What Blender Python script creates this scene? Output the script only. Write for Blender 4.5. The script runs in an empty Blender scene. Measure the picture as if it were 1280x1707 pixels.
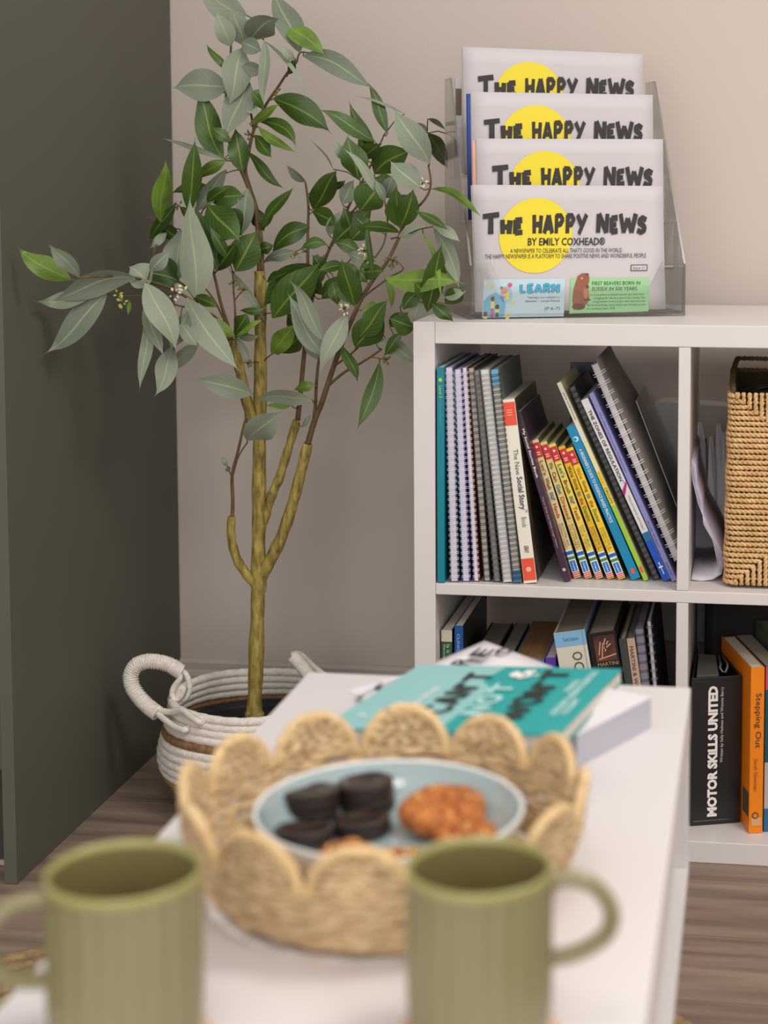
import bpy, bmesh, math, random
from mathutils import Vector, Matrix, noise
random.seed(7)
sc = bpy.context.scene
col = sc.collection
# ------------------------------------------------------------------ camera
F_PX, SX, SY = 2771.536, 261.55, -308.81
YAW, PITCH, ROLL = -0.128898, -0.084727, 0.0023034
CAM = Vector((0.470855, -2.253678, 0.939438))
_f = Vector((math.sin(YAW)*math.cos(PITCH), math.cos(YAW)*math.cos(PITCH), math.sin(PITCH)))
_r0 = Vector((math.cos(YAW), -math.sin(YAW), 0)); _u0 = _r0.cross(_f)
_r = _r0*math.cos(ROLL)+_u0*math.sin(ROLL); _u = _u0*math.cos(ROLL)-_r0*math.sin(ROLL)
cam = bpy.data.cameras.new('camera'); camo = bpy.data.objects.new('camera', cam); col.objects.link(camo)
mw = Matrix((_r, _u, -_f)).transposed().to_4x4(); mw.translation = CAM; camo.matrix_world = mw
cam.sensor_fit = 'VERTICAL'; cam.sensor_height = 36; cam.sensor_width = 27
cam.lens = F_PX*36/1707; cam.shift_x = -SX/1707; cam.shift_y = SY/1707
cam.clip_start = .05
cam.dof.use_dof = True; cam.dof.focus_distance = 2.36; cam.dof.aperture_fstop = 4.2
sc.camera = camo
def at(px, py, x=None, y=None, z=None):
    d = _f+_r*((px-640-SX)/F_PX)-_u*((py-853.5-SY)/F_PX)
    i = 0 if x is not None else 1 if y is not None else 2
    v = (x, y, z)[i]
    return CAM+d*((v-CAM[i])/d[i])
def px_of(p):
    d = Vector(p)-CAM; zz = d.dot(_f)
    return 640+SX+F_PX*d.dot(_r)/zz, 853.5+SY-F_PX*d.dot(_u)/zz
# ------------------------------------------------------------------ world, lamps, exposure
w = bpy.data.worlds.new('world'); sc.world = w; w.use_nodes = True
w.node_tree.nodes['Background'].inputs[0].default_value = (1.0, .955, .92, 1)
w.node_tree.nodes['Background'].inputs[1].default_value = .60
def area(name, loc, size, power, color=(1, .95, .90), rot=(0, 0, 0)):
    l = bpy.data.lights.new(name, 'AREA'); l.shape = 'RECTANGLE'; l.size, l.size_y = size
    l.energy = power; l.color = color
    o = bpy.data.objects.new(name, l); o.location = loc; o.rotation_euler = rot; col.objects.link(o); return o
area('ceiling_panel_light', (1.35, -1.05, 2.58), (.6, .6), 22)
area('ceiling_panel_light', (.35, -2.3, 2.58), (.6, .6), 8)
area('ceiling_panel_light', (1.7, -2.6, 2.58), (.6, .6), 12)
area('front_fill_light', (.2, -4.8, 1.5), (3.2, 1.8), 50, (1, .97, .95), (math.radians(90), 0, math.radians(-2)))  # unseen fill lamp added behind the camera to brighten front faces
sc.view_settings.view_transform = 'Standard'; sc.view_settings.look = 'None'
sc.view_settings.gamma = 1; sc.view_settings.use_curve_mapping = False
sc.view_settings.exposure = 0.28
# ------------------------------------------------------------------ materials
def lin(h):
    h = h.lstrip('#'); out = []
    for i in (0, 2, 4):
        c = int(h[i:i+2], 16)/255
        out.append(c/12.92 if c <= .04045 else ((c+.055)/1.055)**2.4)
    return (*out, 1)
MATS = {}
def mat(h, rough=.6, noise=None, bump=None, metal=0, spec=.4, h2=None, coat=0, stretch=(1, 1, 1), key=None, sheen=0):
    k = key or (h, rough, noise, bump, metal, spec, h2, coat, stretch)
    if k in MATS: return MATS[k]
    m = bpy.data.materials.new('mat_%d' % len(MATS)); m.use_nodes = True; nt = m.node_tree; N = nt.nodes; L = nt.links
    b = N['Principled BSDF']; b.inputs['Base Color'].default_value = lin(h); b.inputs['Roughness'].default_value = rough
    b.inputs['Metallic'].default_value = metal; b.inputs['Specular IOR Level'].default_value = spec
    b.inputs['Coat Weight'].default_value = coat
    if noise or bump:
        tc = N.new('ShaderNodeTexCoord'); mp = N.new('ShaderNodeMapping'); mp.inputs['Scale'].default_value = stretch
        L.new(tc.outputs['Object'], mp.inputs[0])
    if noise:
        n = N.new('ShaderNodeTexNoise'); n.inputs['Scale'].default_value = noise; n.inputs['Detail'].default_value = 4
        L.new(mp.outputs[0], n.inputs['Vector'])
        cr = N.new('ShaderNodeValToRGB'); cr.color_ramp.elements[0].position = .3; cr.color_ramp.elements[1].position = .7
        cr.color_ramp.elements[0].color = lin(h); cr.color_ramp.elements[1].color = lin(h2 or h)
        L.new(n.outputs[0], cr.inputs[0]); L.new(cr.outputs[0], b.inputs['Base Color'])
    if bump:
        n2 = N.new('ShaderNodeTexNoise'); n2.inputs['Scale'].default_value = bump[0]; n2.inputs['Detail'].default_value = 3
        L.new(mp.outputs[0], n2.inputs['Vector'])
        bp = N.new('ShaderNodeBump'); bp.inputs['Strength'].default_value = bump[1]; bp.inputs['Distance'].default_value = .002
        L.new(n2.outputs[0], bp.inputs['Height']); L.new(bp.outputs[0], b.inputs['Normal'])
    MATS[k] = m; return m
WHITE = mat('#d9d2cf', .38, bump=(260, .04))
TABLEW = mat('#dad4d3', .42, bump=(200, .03))
WALL = mat('#cbbeb4', .85, noise=1.3, h2='#cdc0b6', bump=(180, .12))
SKIRT = mat('#c3b8ae', .5)
GREEN = mat('#58574b', .55, bump=(150, .05))
PAPER = mat('#e0dadd', .8); PAGES = mat('#d9d0c4', .9, noise=60, h2='#e4dccf', stretch=(6, .2, .2))
WPAGES = mat('#d9d4dc', .85, noise=70, h2='#e8e4ea', stretch=(6, .2, .2))
INK = mat('#3a3432', .6); BLACK = mat('#1b1a1b', .5); SUN = mat('#ecd83c', .7)
def clear(name, tint=(.985, .985, .98), gl=.06, rough=.03):
    m = bpy.data.materials.new(name); m.use_nodes = True; nt = m.node_tree; N = nt.nodes; L = nt.links; N.clear()
    o = N.new('ShaderNodeOutputMaterial'); t = N.new('ShaderNodeBsdfTransparent'); t.inputs[0].default_value = (*tint, 1)
    g = N.new('ShaderNodeBsdfGlossy'); g.inputs['Roughness'].default_value = rough
    fr = N.new('ShaderNodeFresnel'); fr.inputs[0].default_value = 1.45
    mul = N.new('ShaderNodeMath'); mul.operation = 'MULTIPLY_ADD'; mul.inputs[1].default_value = .6; mul.inputs[2].default_value = gl*.3
    mx = N.new('ShaderNodeMixShader'); L.new(fr.outputs[0], mul.inputs[0]); L.new(mul.outputs[0], mx.inputs[0])
    L.new(t.outputs[0], mx.inputs[1]); L.new(g.outputs[0], mx.inputs[2]); L.new(mx.outputs[0], o.inputs[0]); return m
ACRYL = clear('clear_acrylic'); ACRYL_E = clear('acrylic_edge', (.66, .64, .61), .25, .25)
FILM = clear('clear_film', (.9, .9, .9), .3, .25)
# ------------------------------------------------------------------ mesh helpers
class MB:
    def __init__(s): s.v = []; s.f = []; s.m = []; s.uv = {}
    def add(s, vs, fs, mi=0):
        n = len(s.v); s.v += [Vector(a) for a in vs]
        for f in fs: s.f.append([i+n for i in f]); s.m.append(mi)
        return n
    def box(s, x0, x1, y0, y1, z0, z1, M=None, mi=0):
        vs = [Vector((x, y, z)) for z in (z0, z1) for y in (y0, y1) for x in (x0, x1)]
        if M: vs = [M@a for a in vs]
        s.add(vs, [(0, 2, 3, 1), (4, 5, 7, 6), (0, 1, 5, 4), (2, 6, 7, 3), (0, 4, 6, 2), (1, 3, 7, 5)], mi); return s
    def prism(s, poly, a, b, axis='y', M=None, mi=0, mi_side=None):
        """poly: 2-D outline; extruded from a to b along axis"""
        def P(p, t): return Vector((p[0], t, p[1])) if axis == 'y' else Vector((p[0], p[1], t)) if axis == 'z' else Vector((t, p[0], p[1]))
        n = len(poly); vs = [P(p, a) for p in poly]+[P(p, b) for p in poly]
        if M: vs = [M@q for q in vs]
        s.add(vs, [tuple(range(n)), tuple(range(2*n-1, n-1, -1))], mi)
        k = len(s.v)-2*n
        for i in range(n):
            j = (i+1) % n; s.f.append([k+i, k+j, k+n+j, k+n+i][::-1]); s.m.append(mi if mi_side is None else mi_side)
        return s
    def tube(s, pts, rad, n=8, closed=False, M=None, mi=0, flat=1.0):
        pts = [Vector(p) for p in pts]; N = len(pts)
        if not hasattr(rad, '__len__'): rad = [rad]*N
        tg = []
        for i in range(N):
            a = pts[(i-1) % N] if closed or i > 0 else pts[0]; b = pts[(i+1) % N] if closed or i < N-1 else pts[-1]
            t = (b-a); tg.append(t.normalized() if t.length > 1e-9 else Vector((0, 0, 1)))
        up = Vector((0, 0, 1)) if abs(tg[0].z) < .9 else Vector((1, 0, 0))
        u = tg[0].cross(up).normalized(); fr = []
        for i in range(N):
            u = (u-tg[i]*u.dot(tg[i])).normalized(); fr.append((u.copy(), tg[i].cross(u)))
        vs = []
        for i in range(N):
            a, b = fr[i]
            for k in range(n):
                q = 2*math.pi*k/n; vs.append(pts[i]+a*(math.cos(q)*rad[i])+b*(math.sin(q)*rad[i]*flat))
        if M: vs = [M@q for q in vs]
        fs = []
        for i in range(N if closed else N-1):
            j = (i+1) % N
            for k in range(n):
                l = (k+1) % n; fs.append((i*n+k, i*n+l, j*n+l, j*n+k))
        if not closed: fs += [tuple(range(n))[::-1], tuple((N-1)*n+k for k in range(n))]
        s.add(vs, fs, mi); return s
    def lathe(s, prof, c=(0, 0, 0), n=48, mod=None, mi=0):
        c = Vector(c); vs = []
        for i, (r, z) in enumerate(prof):
            for k in range(n):
                a = 2*math.pi*k/n; rr = r*(mod(a, i) if mod else 1); vs.append(c+Vector((rr*math.cos(a), rr*math.sin(a), z)))
        fs = []
        for i in range(len(prof)-1):
            for k in range(n):
                l = (k+1) % n; fs.append((i*n+k, i*n+l, (i+1)*n+l, (i+1)*n+k))
        s.add(vs, fs, mi); return s
    def build(s, name, m, parent=None, smooth=False, bevel=0, world=False):
        me = bpy.data.meshes.new(name); vs = s.v
        if world and parent:
            inv = parent.matrix_basis.inverted(); vs = [inv@a for a in vs]
        me.from_pydata([tuple(a) for a in vs], [], s.f)
        for q in (m if isinstance(m, (list, tuple)) else [m]): me.materials.append(q)
        me.polygons.foreach_set('material_index', s.m)
        if smooth: me.polygons.foreach_set('use_smooth', [True]*len(s.f))
        me.update()
        o = bpy.data.objects.new(name, me); col.objects.link(o)
        if parent: o.parent = parent
        if bevel:
            b = o.modifiers.new('bevel', 'BEVEL'); b.width = bevel; b.segments = 2; b.limit_method = 'ANGLE'
        return o
def tag(o, label, cat, group=None, kind=None):
    if label: o['label'] = label
    if cat: o['category'] = cat
    if group: o['group'] = group
    if kind: o['kind'] = kind
    return o
def thing(name, label, cat, loc=(0, 0, 0), M=None, group=None):
    o = bpy.data.objects.new(name, None); col.objects.link(o); o.empty_display_size = .05
    if M is not None: o.matrix_world = M
    else: o.location = loc
    o.matrix_basis = M if M is not None else Matrix.Translation(loc)
    return tag(o, label, cat, group)
def frame(o, x, y, z):
    m = Matrix((Vector(x), Vector(y), Vector(z))).transposed().to_4x4(); m.translation = Vector(o); return m
# ---- lettering
def text_mesh(body, bold=0):
    c = bpy.data.curves.new('t', 'FONT'); c.body = body; c.resolution_u = 2; c.offset = bold
    o = bpy.data.objects.new('t', c); me = bpy.data.meshes.new_from_object(o)
    vs = [v.co.copy() for v in me.vertices]; fs = [tuple(p.vertices) for p in me.polygons]
    bpy.data.objects.remove(o); bpy.data.curves.remove(c); bpy.data.meshes.remove(me)
    return vs, fs
GL = {
 'T': [[(0, .93), (1, 1.04)], [(.5, .95), (.52, 0)]], 'H': [[(.1, 1), (.16, 0)], [(.86, .96), (.8, 0)], [(.12, .46), (.84, .5)]],
 'E': [[(.15, 1), (.18, 0)], [(.15, .95), (.88, 1)], [(.15, .5), (.75, .54)], [(.17, .05), (.95, .1)]],
 'A': [[(.45, 1), (.05, 0)], [(.5, 1), (.93, 0)], [(.2, .3), (.8, .32)]],
 'P': [[(.15, 1), (.17, 0)], [(.15, .96), (.6, .97), (.84, .75), (.6, .5), (.17, .44)]],
 'Y': [[(.02, 1), (.45, .48)], [(1, 1.02), (.25, -.05)]], 'N': [[(.1, 0), (.12, 1)], [(.12, 1), (.86, .02)], [(.86, 0), (.9, 1)]],
 'W': [[(0, 1), (.24, 0)], [(.24, 0), (.48, .75)], [(.48, .75), (.76, 0)], [(.76, 0), (1, 1)]],
 'S': [[(.9, .86), (.55, .99), (.2, .86), (.22, .64), (.52, .52), (.8, .36), (.74, .1), (.42, .0), (.05, .12)]],
 'C': [[(.9, .85), (.6, 1), (.2, .85), (.1, .5), (.2, .15), (.55, 0), (.9, .14)]],
 'O': [[(.5, 1), (.15, .8), (.1, .45), (.25, .1), (.55, 0), (.85, .2), (.9, .6), (.75, .9), (.5, 1)]],
 'L': [[(.15, 1), (.17, .05)], [(.15, .05), (.9, .08)]],
 'R': [[(.15, 1), (.17, 0)], [(.15, .96), (.6, .97), (.82, .76), (.6, .52), (.17, .46)], [(.4, .5), (.9, 0)]],
 "'": [[(.4, 1), (.3, .72)]], '&': [[(.9, 0), (.3, .7), (.45, 1), (.7, .85), (.15, .35), (.3, .02), (.6, .05), (.85, .4)]],
 ' ': [], '3': [[(.1, .9), (.6, 1), (.8, .75), (.4, .55), (.85, .35), (.6, 0), (.1, .08)]]}
def stroke_text(body, th=.2, small=.74, adv=1.0, widths=None):
    """hand-lettered capitals; lower-case input gives small capitals"""
    vs = []; fs = []; x = 0
    for ch in body:
        sc_ = 1 if ch == ch.upper() else small
        wd = {' ': .6, 'W': 1.15, "'": .35, 'L': .7, 'E': .72, 'T': .95}.get(ch.upper(), .82)*sc_
        for st in GL[ch.upper()]:
            for i in range(len(st)-1):
                a = Vector((x+st[i][0]*wd, st[i][1]*sc_)); b = Vector((x+st[i+1][0]*wd, st[i+1][1]*sc_))
                d = (b-a).normalized(); n = Vector((-d.y, d.x)); e = th*.5*(.35 if len(st) > 2 else .12)
                h1 = th*.5*random.uniform(.88, 1.12); h2 = th*.5*random.uniform(.88, 1.12)
                k = len(vs); vs += [a-d*e+n*h1, a-d*e-n*h1, b+d*e-n*h2, b+d*e+n*h2]; fs.append((k, k+1, k+2, k+3))
        x += wd+.17*adv
    return [Vector((v.x, v.y, (i//4)*1.5e-5)) for i, v in enumerate(vs)], fs
def lettering(body, M, box, m, parent, bold=0, hand=False, name='lettering', th=.2, zo=0, small=.74):
    vs, fs = stroke_text(body, th, small) if hand else text_mesh(body, bold)
    x0 = min(v.x for v in vs); x1 = max(v.x for v in vs); y0 = min(v.y for v in vs); y1 = max(v.y for v in vs)
    bx, by, bw, bh = box
    out = [M@Vector((bx+(v.x-x0)/(x1-x0)*bw, by+(v.y-y0)/(y1-y0)*bh, zo+(v.z if hand else 0))) for v in vs]
    b = MB(); b.add(out, fs); return b.build(name, m, parent)
def disc(M, cx, cy, r, m, parent, name='printed_dot', zo=0, n=40, ry=None, clip=None):
    pts = [(cx+r*math.cos(2*math.pi*k/n), cy+(ry or r)*math.sin(2*math.pi*k/n)) for k in range(n)]
    if clip is not None: pts = [(x, max(y, clip)) for x, y in pts]
    b = MB(); b.add([M@Vector((x, y, zo)) for x, y in pts], [tuple(range(n))]); return b.build(name, m, parent)
def patch(M, pts, m, parent, name='printed_panel', zo=0):
    b = MB(); b.add([M@Vector((x, y, zo)) for x, y in pts], [tuple(range(len(pts)))]); return b.build(name, m, parent)
def rect(x, y, w_, h): return [(x, y), (x+w_, y), (x+w_, y+h), (x, y+h)]
# ================================================================== STRUCTURE
WY = .455
def struct(o): o['kind'] = 'structure'; return o
fl = struct(MB().box(-2.2, 2.4, -2.6, WY+.02, -.05, -.004).build('floor', mat('#4c4038', .8)))
WOOD = mat('#6f5e52', .5, noise=11, h2='#a18b7c', bump=(60, .2), stretch=(.22, 3.2, 1))
wn = WOOD.node_tree  # per-plank tone
oi = wn.nodes.new('ShaderNodeObjectInfo'); hs = wn.nodes.new('ShaderNodeHueSaturation')
mr = wn.nodes.new('ShaderNodeMapRange'); mr.inputs[3].default_value = .86; mr.inputs[4].default_value = 1.1
wn.links.new(oi.outputs['Random'], mr.inputs[0]); wn.links.new(mr.outputs[0], hs.inputs['Value'])
bs = wn.nodes['Principled BSDF']; src = bs.inputs['Base Color'].links[0].from_socket
wn.links.new(src, hs.inputs['Color']); wn.links.new(hs.outputs[0], bs.inputs['Base Color'])
y = WY-.17; row = 0; pm = {}
while y > -2.6:
    x = -2.2-random.random()*.9
    while x < 2.4:
        x0, x1 = max(x, -2.2), min(x+1.25, 2.4)
        if x1-x0 > .05: MB().box(x0+.0007, x1-.0007, y+.0007, y+.1693, -.004, 0).build('plank', WOOD, fl)
        x += 1.25
    y -= .17; row += 1
struct(MB().box(-2.2, 2.4, WY, WY+.1, 0, 2.62).build('wall_back', WALL))
bb = MB(); bb.prism([(WY-.001, 0), (WY-.016, 0), (WY-.016, .100), (WY-.014, .106), (WY-.010, .109), (WY-.010, .121), (WY-.006, .126), (WY-.001, .127)], -.505, 2.4, axis='x')
struct(bb.build('baseboard_back', SKIRT))
# ================================================================== TALL GREEN CABINET (left)
cb = thing('tall_cabinet', 'tall sage-green cupboard at the left whose flat side panel reaches the floor', 'cupboard', (-.505, -.196, 0))
MB().box(-.523, -.505, -.196, WY-.003, 0, 2.35).build('side_panel', GREEN, cb, bevel=.001, world=True)
MB().box(-1.32, -.5235, -.16, WY-.003, .15, 2.35).build('carcass', GREEN, cb, world=True)
MB().box(-1.32, -.527, -.182, -.162, .152, 2.33).build('door', GREEN, cb, bevel=.0015, world=True)
MB().box(-1.32, -.5235, -.135, -.118, .001, .15).build('plinth', mat('#3c3a33', .6), cb, world=True)
MB().box(-1.32, -.5235, -.1395, -.1352, .001, .008).build('seal_strip', mat('#a9a39a', .4), cb, world=True)
# ================================================================== CUBE SHELF UNIT
TO, TD, CC, DP = .0305, .0165, .337, .39
ZT = 2*CC+TD+2*TO; XW = 2*CC+TD+2*TO
su = thing('cube_shelf_unit', 'white four-cube shelving unit standing against the wall, filled with books and baskets', 'shelves', (0, 0, 0))
bv = dict(bevel=.0012)
MB().box(0, TO, 0, DP, 0, ZT).build('side_panel', WHITE, su, **bv)
MB().box(XW-TO, XW, 0, DP, 0, ZT).build('side_panel', WHITE, su, **bv)
MB().box(TO+.0002, XW-TO-.0002, .0005, DP, ZT-TO, ZT-.0003).build('top_panel', WHITE, su, **bv)
MB().box(TO+.0002, XW-TO-.0002, .0005, DP, 0, TO).build('bottom_panel', WHITE, su, **bv)
MB().box(TO+.0002, XW-TO-.0002, .0005, DP, TO+CC, TO+CC+TD).build('shelf_board', WHITE, su, **bv)
MB().box(TO+CC, TO+CC+TD, .001, DP, TO+.0002, TO+CC-.0002).build('divider', WHITE, su, **bv)
MB().box(TO+CC, TO+CC+TD, .001, DP, TO+CC+TD+.0002, ZT-TO-.0002).build('divider', WHITE, su, **bv)
SZ = TO+CC+TD; BZ = TO        # top of the middle board, top of the bottom board
# ================================================================== WALL HEATER behind the shelves
ht = thing('panel_heater', 'white rounded panel heater on the wall seen through the open back of the shelves', 'heater', (.6, .43, .3))
hb = MB(); P = []
for cx, cz, a0 in ((.88, .545, 0), (.325, .575, 90), (.325, .22, 180), (.88, .22, 270)):
    for k in range(6):
        a = math.radians(a0+k*18); P.append((cx+.02*math.cos(a), cz+.02*math.sin(a)))
hb.prism(P[::-1], .405, .4545); hb.build('casing', mat('#d5d0ca', .5), ht, world=True, bevel=.003)
for k in range(14):
    MB().box(.385+k*.034, .395+k*.034, .4035, .406, .49, .535).build('slot', BLACK, ht, world=True)
# ================================================================== LOW TABLE
TX0, TX1, TYF, TYN, TZ = .028, .4125, -.655, -1.62, .45
tb = thing('low_table', 'low white rectangular table with a lower shelf, in front of the bookshelf', 'table', (.22, -1.1, 0))
MB().box(TX0, TX1, TYN, TYF, TZ-.05, TZ).build('table_top', TABLEW, tb, bevel=.0018, world=True)
MB().box(TX0+.0005, TX1-.0005, TYF-.036, TYF-.0005, .2826, TZ-.0502).build('end_panel', TABLEW, tb, bevel=.001, world=True)
MB().box(TX0+.0005, TX1-.0005, TYN+.0005, TYN+.036, .2826, TZ-.0502).build('end_panel', TABLEW, tb, bevel=.001, world=True)
MB().box(TX0, TX1, TYN, TYF, .262, .2825).build('lower_shelf', TABLEW, tb, bevel=.001, world=True)
for lx in (TX0+.07, TX1-.12):
    for ly in (TYN+.09, TYF-.16):
        MB().box(lx, lx+.05, ly, ly+.05, .0166 if ly > -1.4 else 0, .2618).build('leg', TABLEW, tb, bevel=.0015, world=True)
# ================================================================== ROUND JUTE RUG
rg = MB(); NR = 26
JUTE = mat('#7d6748', .95, noise=90, h2='#a38a62', bump=(300, .9))
rc = (-.035, -.925)
for i in range(NR):
    R = .012+i*.0246; n = max(16, int(R*160))
    rg.tube([(rc[0]+R*math.cos(2*math.pi*k/n), rc[1]+R*math.sin(2*math.pi*k/n), .0085) for k in range(n)], .0128, 6, closed=True, flat=.62)
tag(rg.build('jute_rug', JUTE, smooth=True), 'round braided jute rug on the floor under the low table', 'rug')
# ================================================================== BOOKS
def book_frame(bl, tl, z, yy=None, yaw=0):
    """frame of a book whose spine stands at the picture points bl (bottom left) and tl (top left)"""
    p = at(bl[0], bl[1], z=z) if yy is None else at(bl[0], bl[1], y=yy)
    p.z = z+.0006
    q = at(tl[0], tl[1], y=p.y)
    zv = (q-p); zv.y = 0; H = zv.length; zv.normalize(); xv = Vector((zv.z, 0, -zv.x)); yv = Vector((0, 1, 0))
    if xv.z < 0: p.z += 0
    if yaw:
        R = Matrix.Rotation(yaw, 3, 'Z'); xv = R@xv; yv = R@yv; zv = R@zv
    return p, xv, yv, zv, H
def spM(th_, H, up=False):
    # spine plane: text x runs down the spine (or up it), text y across
    if up: return frame((th_, -.0006, 0), (0, 0, 1), (-1, 0, 0), (0, -1, 0))
    return frame((0, -.0006, H), (0, 0, -1), (1, 0, 0), (0, -1, 0))
GRP1 = None
def book(name, label, bl, tl, wpx, z, cover, depth=.2, pages=PAGES, yy=None, yaw=0, ct=.0012, cat='book', wire=None, wiren=None, right=None, group=None, hard=0, pages_h=None, minlift=True):
    p, xv, yv, zv, H = book_frame(bl, tl, z, yy, yaw)
    dist = (p-CAM).dot(_f); th_ = wpx*dist/F_PX*abs(zv.z)
    # leaning right at the top: the right corner is the low one
    if xv.z < 0: p.z += -xv.z*th_
    t = thing(name, label, cat, M=frame(p, xv, yv, zv), group=group)
    c = MB()
    if wire is None:
        c.box(0, th_, 0, ct, 0, H)                                                    # spine
        c.box(0, ct, ct, depth, 0, H)
        c.build('cover', cover, t, bevel=.0004)
        MB().box(th_-ct, th_, ct, depth, 0, H).build('back_cover', right or cover, t, bevel=.0003)
        MB().box(ct, th_-ct, ct+.0005, depth-.002-hard, .0008+hard, H-.0008-hard).build('page_block', pages, t)
    else:
        MB().box(0, ct, .004, depth, 0, H).build('cover', cover, t)
        MB().box(th_-ct, th_, .004, depth, 0, H).build('back_cover', right or cover, t)
        MB().box(ct, th_-ct, .005, depth-.002, .001, H-.001).build('page_block', pages, t)
        wb = MB(); n = wiren or int(H/.0085); rr = th_/2+.0012
        for k in range(n):
            zz = .008+(H-.016)*k/(n-1)
            for dz in (-.0011, .0011):
                pts = [(th_/2+rr*math.cos(a), .005-rr*.72*math.sin(a)*1.0, zz+dz+.0006*math.cos(a)) for a in [math.radians(-12+q*204/8) for q in range(9)]]
                wb.tube(pts, .00045, 4)
        wb.build('wire_binding', wire, t, smooth=True)
    return t, th_, H
WW = mat('#e9e6ee', .35, spec=.6); WB = mat('#26241f', .35, spec=.6)
def stripe(t, th_, H, s0, s1, m, name='printed_band', x0=0, x1=1, zo=0):
    return patch(spM(th_, H), rect(s0*H, th_*x0, (s1-s0)*H, th_*(x1-x0)), m, t, name, zo)
def stext(t, th_, H, body, s0, s1, c0, c1, m, bold=.01, hand=False, up=False, zo=.0003, th=.2, small=.74):
    M_ = spM(th_, H, up)
    if up: return lettering(body, M_, ((1-s1)*H, th_*c0, (s1-s0)*H, th_*(c1-c0)), m, t, bold, hand, zo=zo, th=th, small=small)
    return lettering(body, M_, (s0*H, th_*c0, (s1-s0)*H, th_*(c1-c0)), m, t, bold, hand, zo=zo, th=th, small=small)
mW = mat('#f2eee9', .6); mCream = mat('#ebe3d6', .55); mOr = mat('#e8563a', .5); mRed = mat('#cf2a34', .5)
mTeal = mat('#007f91', .4); mBlue = mat('#1f5fc4', .45)
# -- upper left cube
t, a, H = book('slim_teal_book', 'slim teal-spined book at the far left of the upper shelf', (729, 973), (728, 612), 12, SZ, mTeal, .21, yy=.0)
stext(t, a, H, 'Level 3', .085, .14, .3, .75, mat('#a9cf4e'), .01); stext(t, a, H, 'Programme Handbook', .15, .27, .3, .65, mat('#5ab0a6'), 0)
disc(spM(a, H), .058*H, a*.5, a*.28, mat('#a9cf4e'), t, 'printed_logo', n=10, zo=.0002)
LIL = mat('#cdc6d8', .8, noise=60, h2='#dcd6e4', stretch=(8, .3, .3))
GRYP = mat('#a39c97', .8, noise=60, h2='#bdb6b0', stretch=(8, .3, .3))
book('spiral_notebook', 'lilac-paged notebook with white wire right beside the slim teal book', (750, 973), (741, 613), 13.5, SZ, mat('#4e5a66'), .21, LIL, .003, wire=WW, cat='notebook')
book('spiral_notebook', 'second white-wired lilac notebook from the left, between two other spiral pads', (770, 972), (756, 616), 12.5, SZ, mat('#2f5f9c'), .21, LIL, .006, wire=WW, cat='notebook', right=mat('#57458c'))
book('spiral_notebook', 'thin white-wired notebook with violet cover, left of the black-wired ones', (789, 966), (769, 613), 9, SZ, mat('#6a5b93'), .21, WPAGES, .009, wire=WW, cat='notebook', right=mat('#8c4a3c'))
book('spiral_notebook', 'grey-paged notebook with thick black wire coils in the spiral group', (806, 965), (779, 614), 11, SZ, mat('#45413d'), .21, GRYP, .012, wire=WB, cat='notebook', wiren=32)
book('spiral_notebook', 'slate-grey notebook with grey coils squeezed between black and white wires', (823, 970), (788.5, 618), 10.5, SZ, mat('#4d4b49'), .21, mat('#8a8683', .8), .010, wire=mat('#6d6967', .4), cat='notebook', wiren=34)
book('spiral_notebook', 'thick white-paged notebook with silver wire, middle of the upper left cube', (838, 974), (799.5, 617), 15.5, SZ, mat('#9a9691'), .21, mat('#dad7d6', .8), .006, wire=mat('#b5b3b0', .3, metal=.6), cat='notebook', wiren=42)
t, a, H = book('spiral_notebook', 'black-wired notebook with blue cover edge, touching the cream social story book', (855, 974), (816.5, 617), 14, SZ, mat('#4d6f7c'), .21, mat('#b9b4ab', .8), .006, wire=WB, cat='notebook', wiren=38, right=mat('#5d6a64'))
MB().box(.001, a-.001, .0042, .0048, H*.93, H*.999).build('blue_strip', mat('#69a9cf'), t)
MB().box(.001, a-.001, .0042, .0048, .001, H*.06).build('blue_strip', mat('#3b6f9d'), t)
t, a, H = book('social_story_book', 'thick cream-spined book with orange blocks at top and bottom of its spine', (873, 973), (835.5, 667), 22.5, SZ, mCream, .22, yy=.012, right=mat('#1d211f', .35, noise=26, h2='#6a5c4c'))
stripe(t, a, H, .015, .14, mOr, x0=.04, x1=.97); stripe(t, a, H, .865, .985, mOr, x0=.04, x1=.97)
stext(t, a, H, 'The New', .27, .41, .42, .78, mat('#4a6b52'), .0, zo=.0004)
stext(t, a, H, 'Social Story', .42, .60, .32, .86, mat('#2e3a55'), .02); stext(t, a, H, 'TM', .6, .615, .75, .95, INK, 0); stext(t, a, H, 'Book', .64, .695, .42, .78, mat('#6c6475'), 0)
stext(t, a, H, 'GRAY', .795, .835, .35, .7, INK, .02)
disc(spM(a, H), .925*H, a*.5, a*.2, mat('#f4b3a2'), t, 'printed_logo', zo=.0004, n=16)
for q in (.055, .068, .081): stripe(t, a, H, q, q+.006, mat('#f0a08d'), x0=.3, x1=.7, zo=.0003)
t, a, H = book('stories_book', 'leaning purple-brown book with white lettering, right of the cream spine', (941, 968), (858, 688), 11, SZ, mat('#4b2a40', .35, noise=14, h2='#3a2838'), .2, yy=.028)
stext(t, a, H, 'My Social Stories Book', .1, .39, .25, .75, mW, .015); stext(t, a, H, 'Carol Gray and Abbie Leigh White', .5, .8, .3, .62, mat('#c9b9a0'), 0)
disc(spM(a, H), .93*H, a*.5, a*.28, mat('#b9b2aa'), t, 'printed_logo', zo=.0003, n=14)
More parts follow.
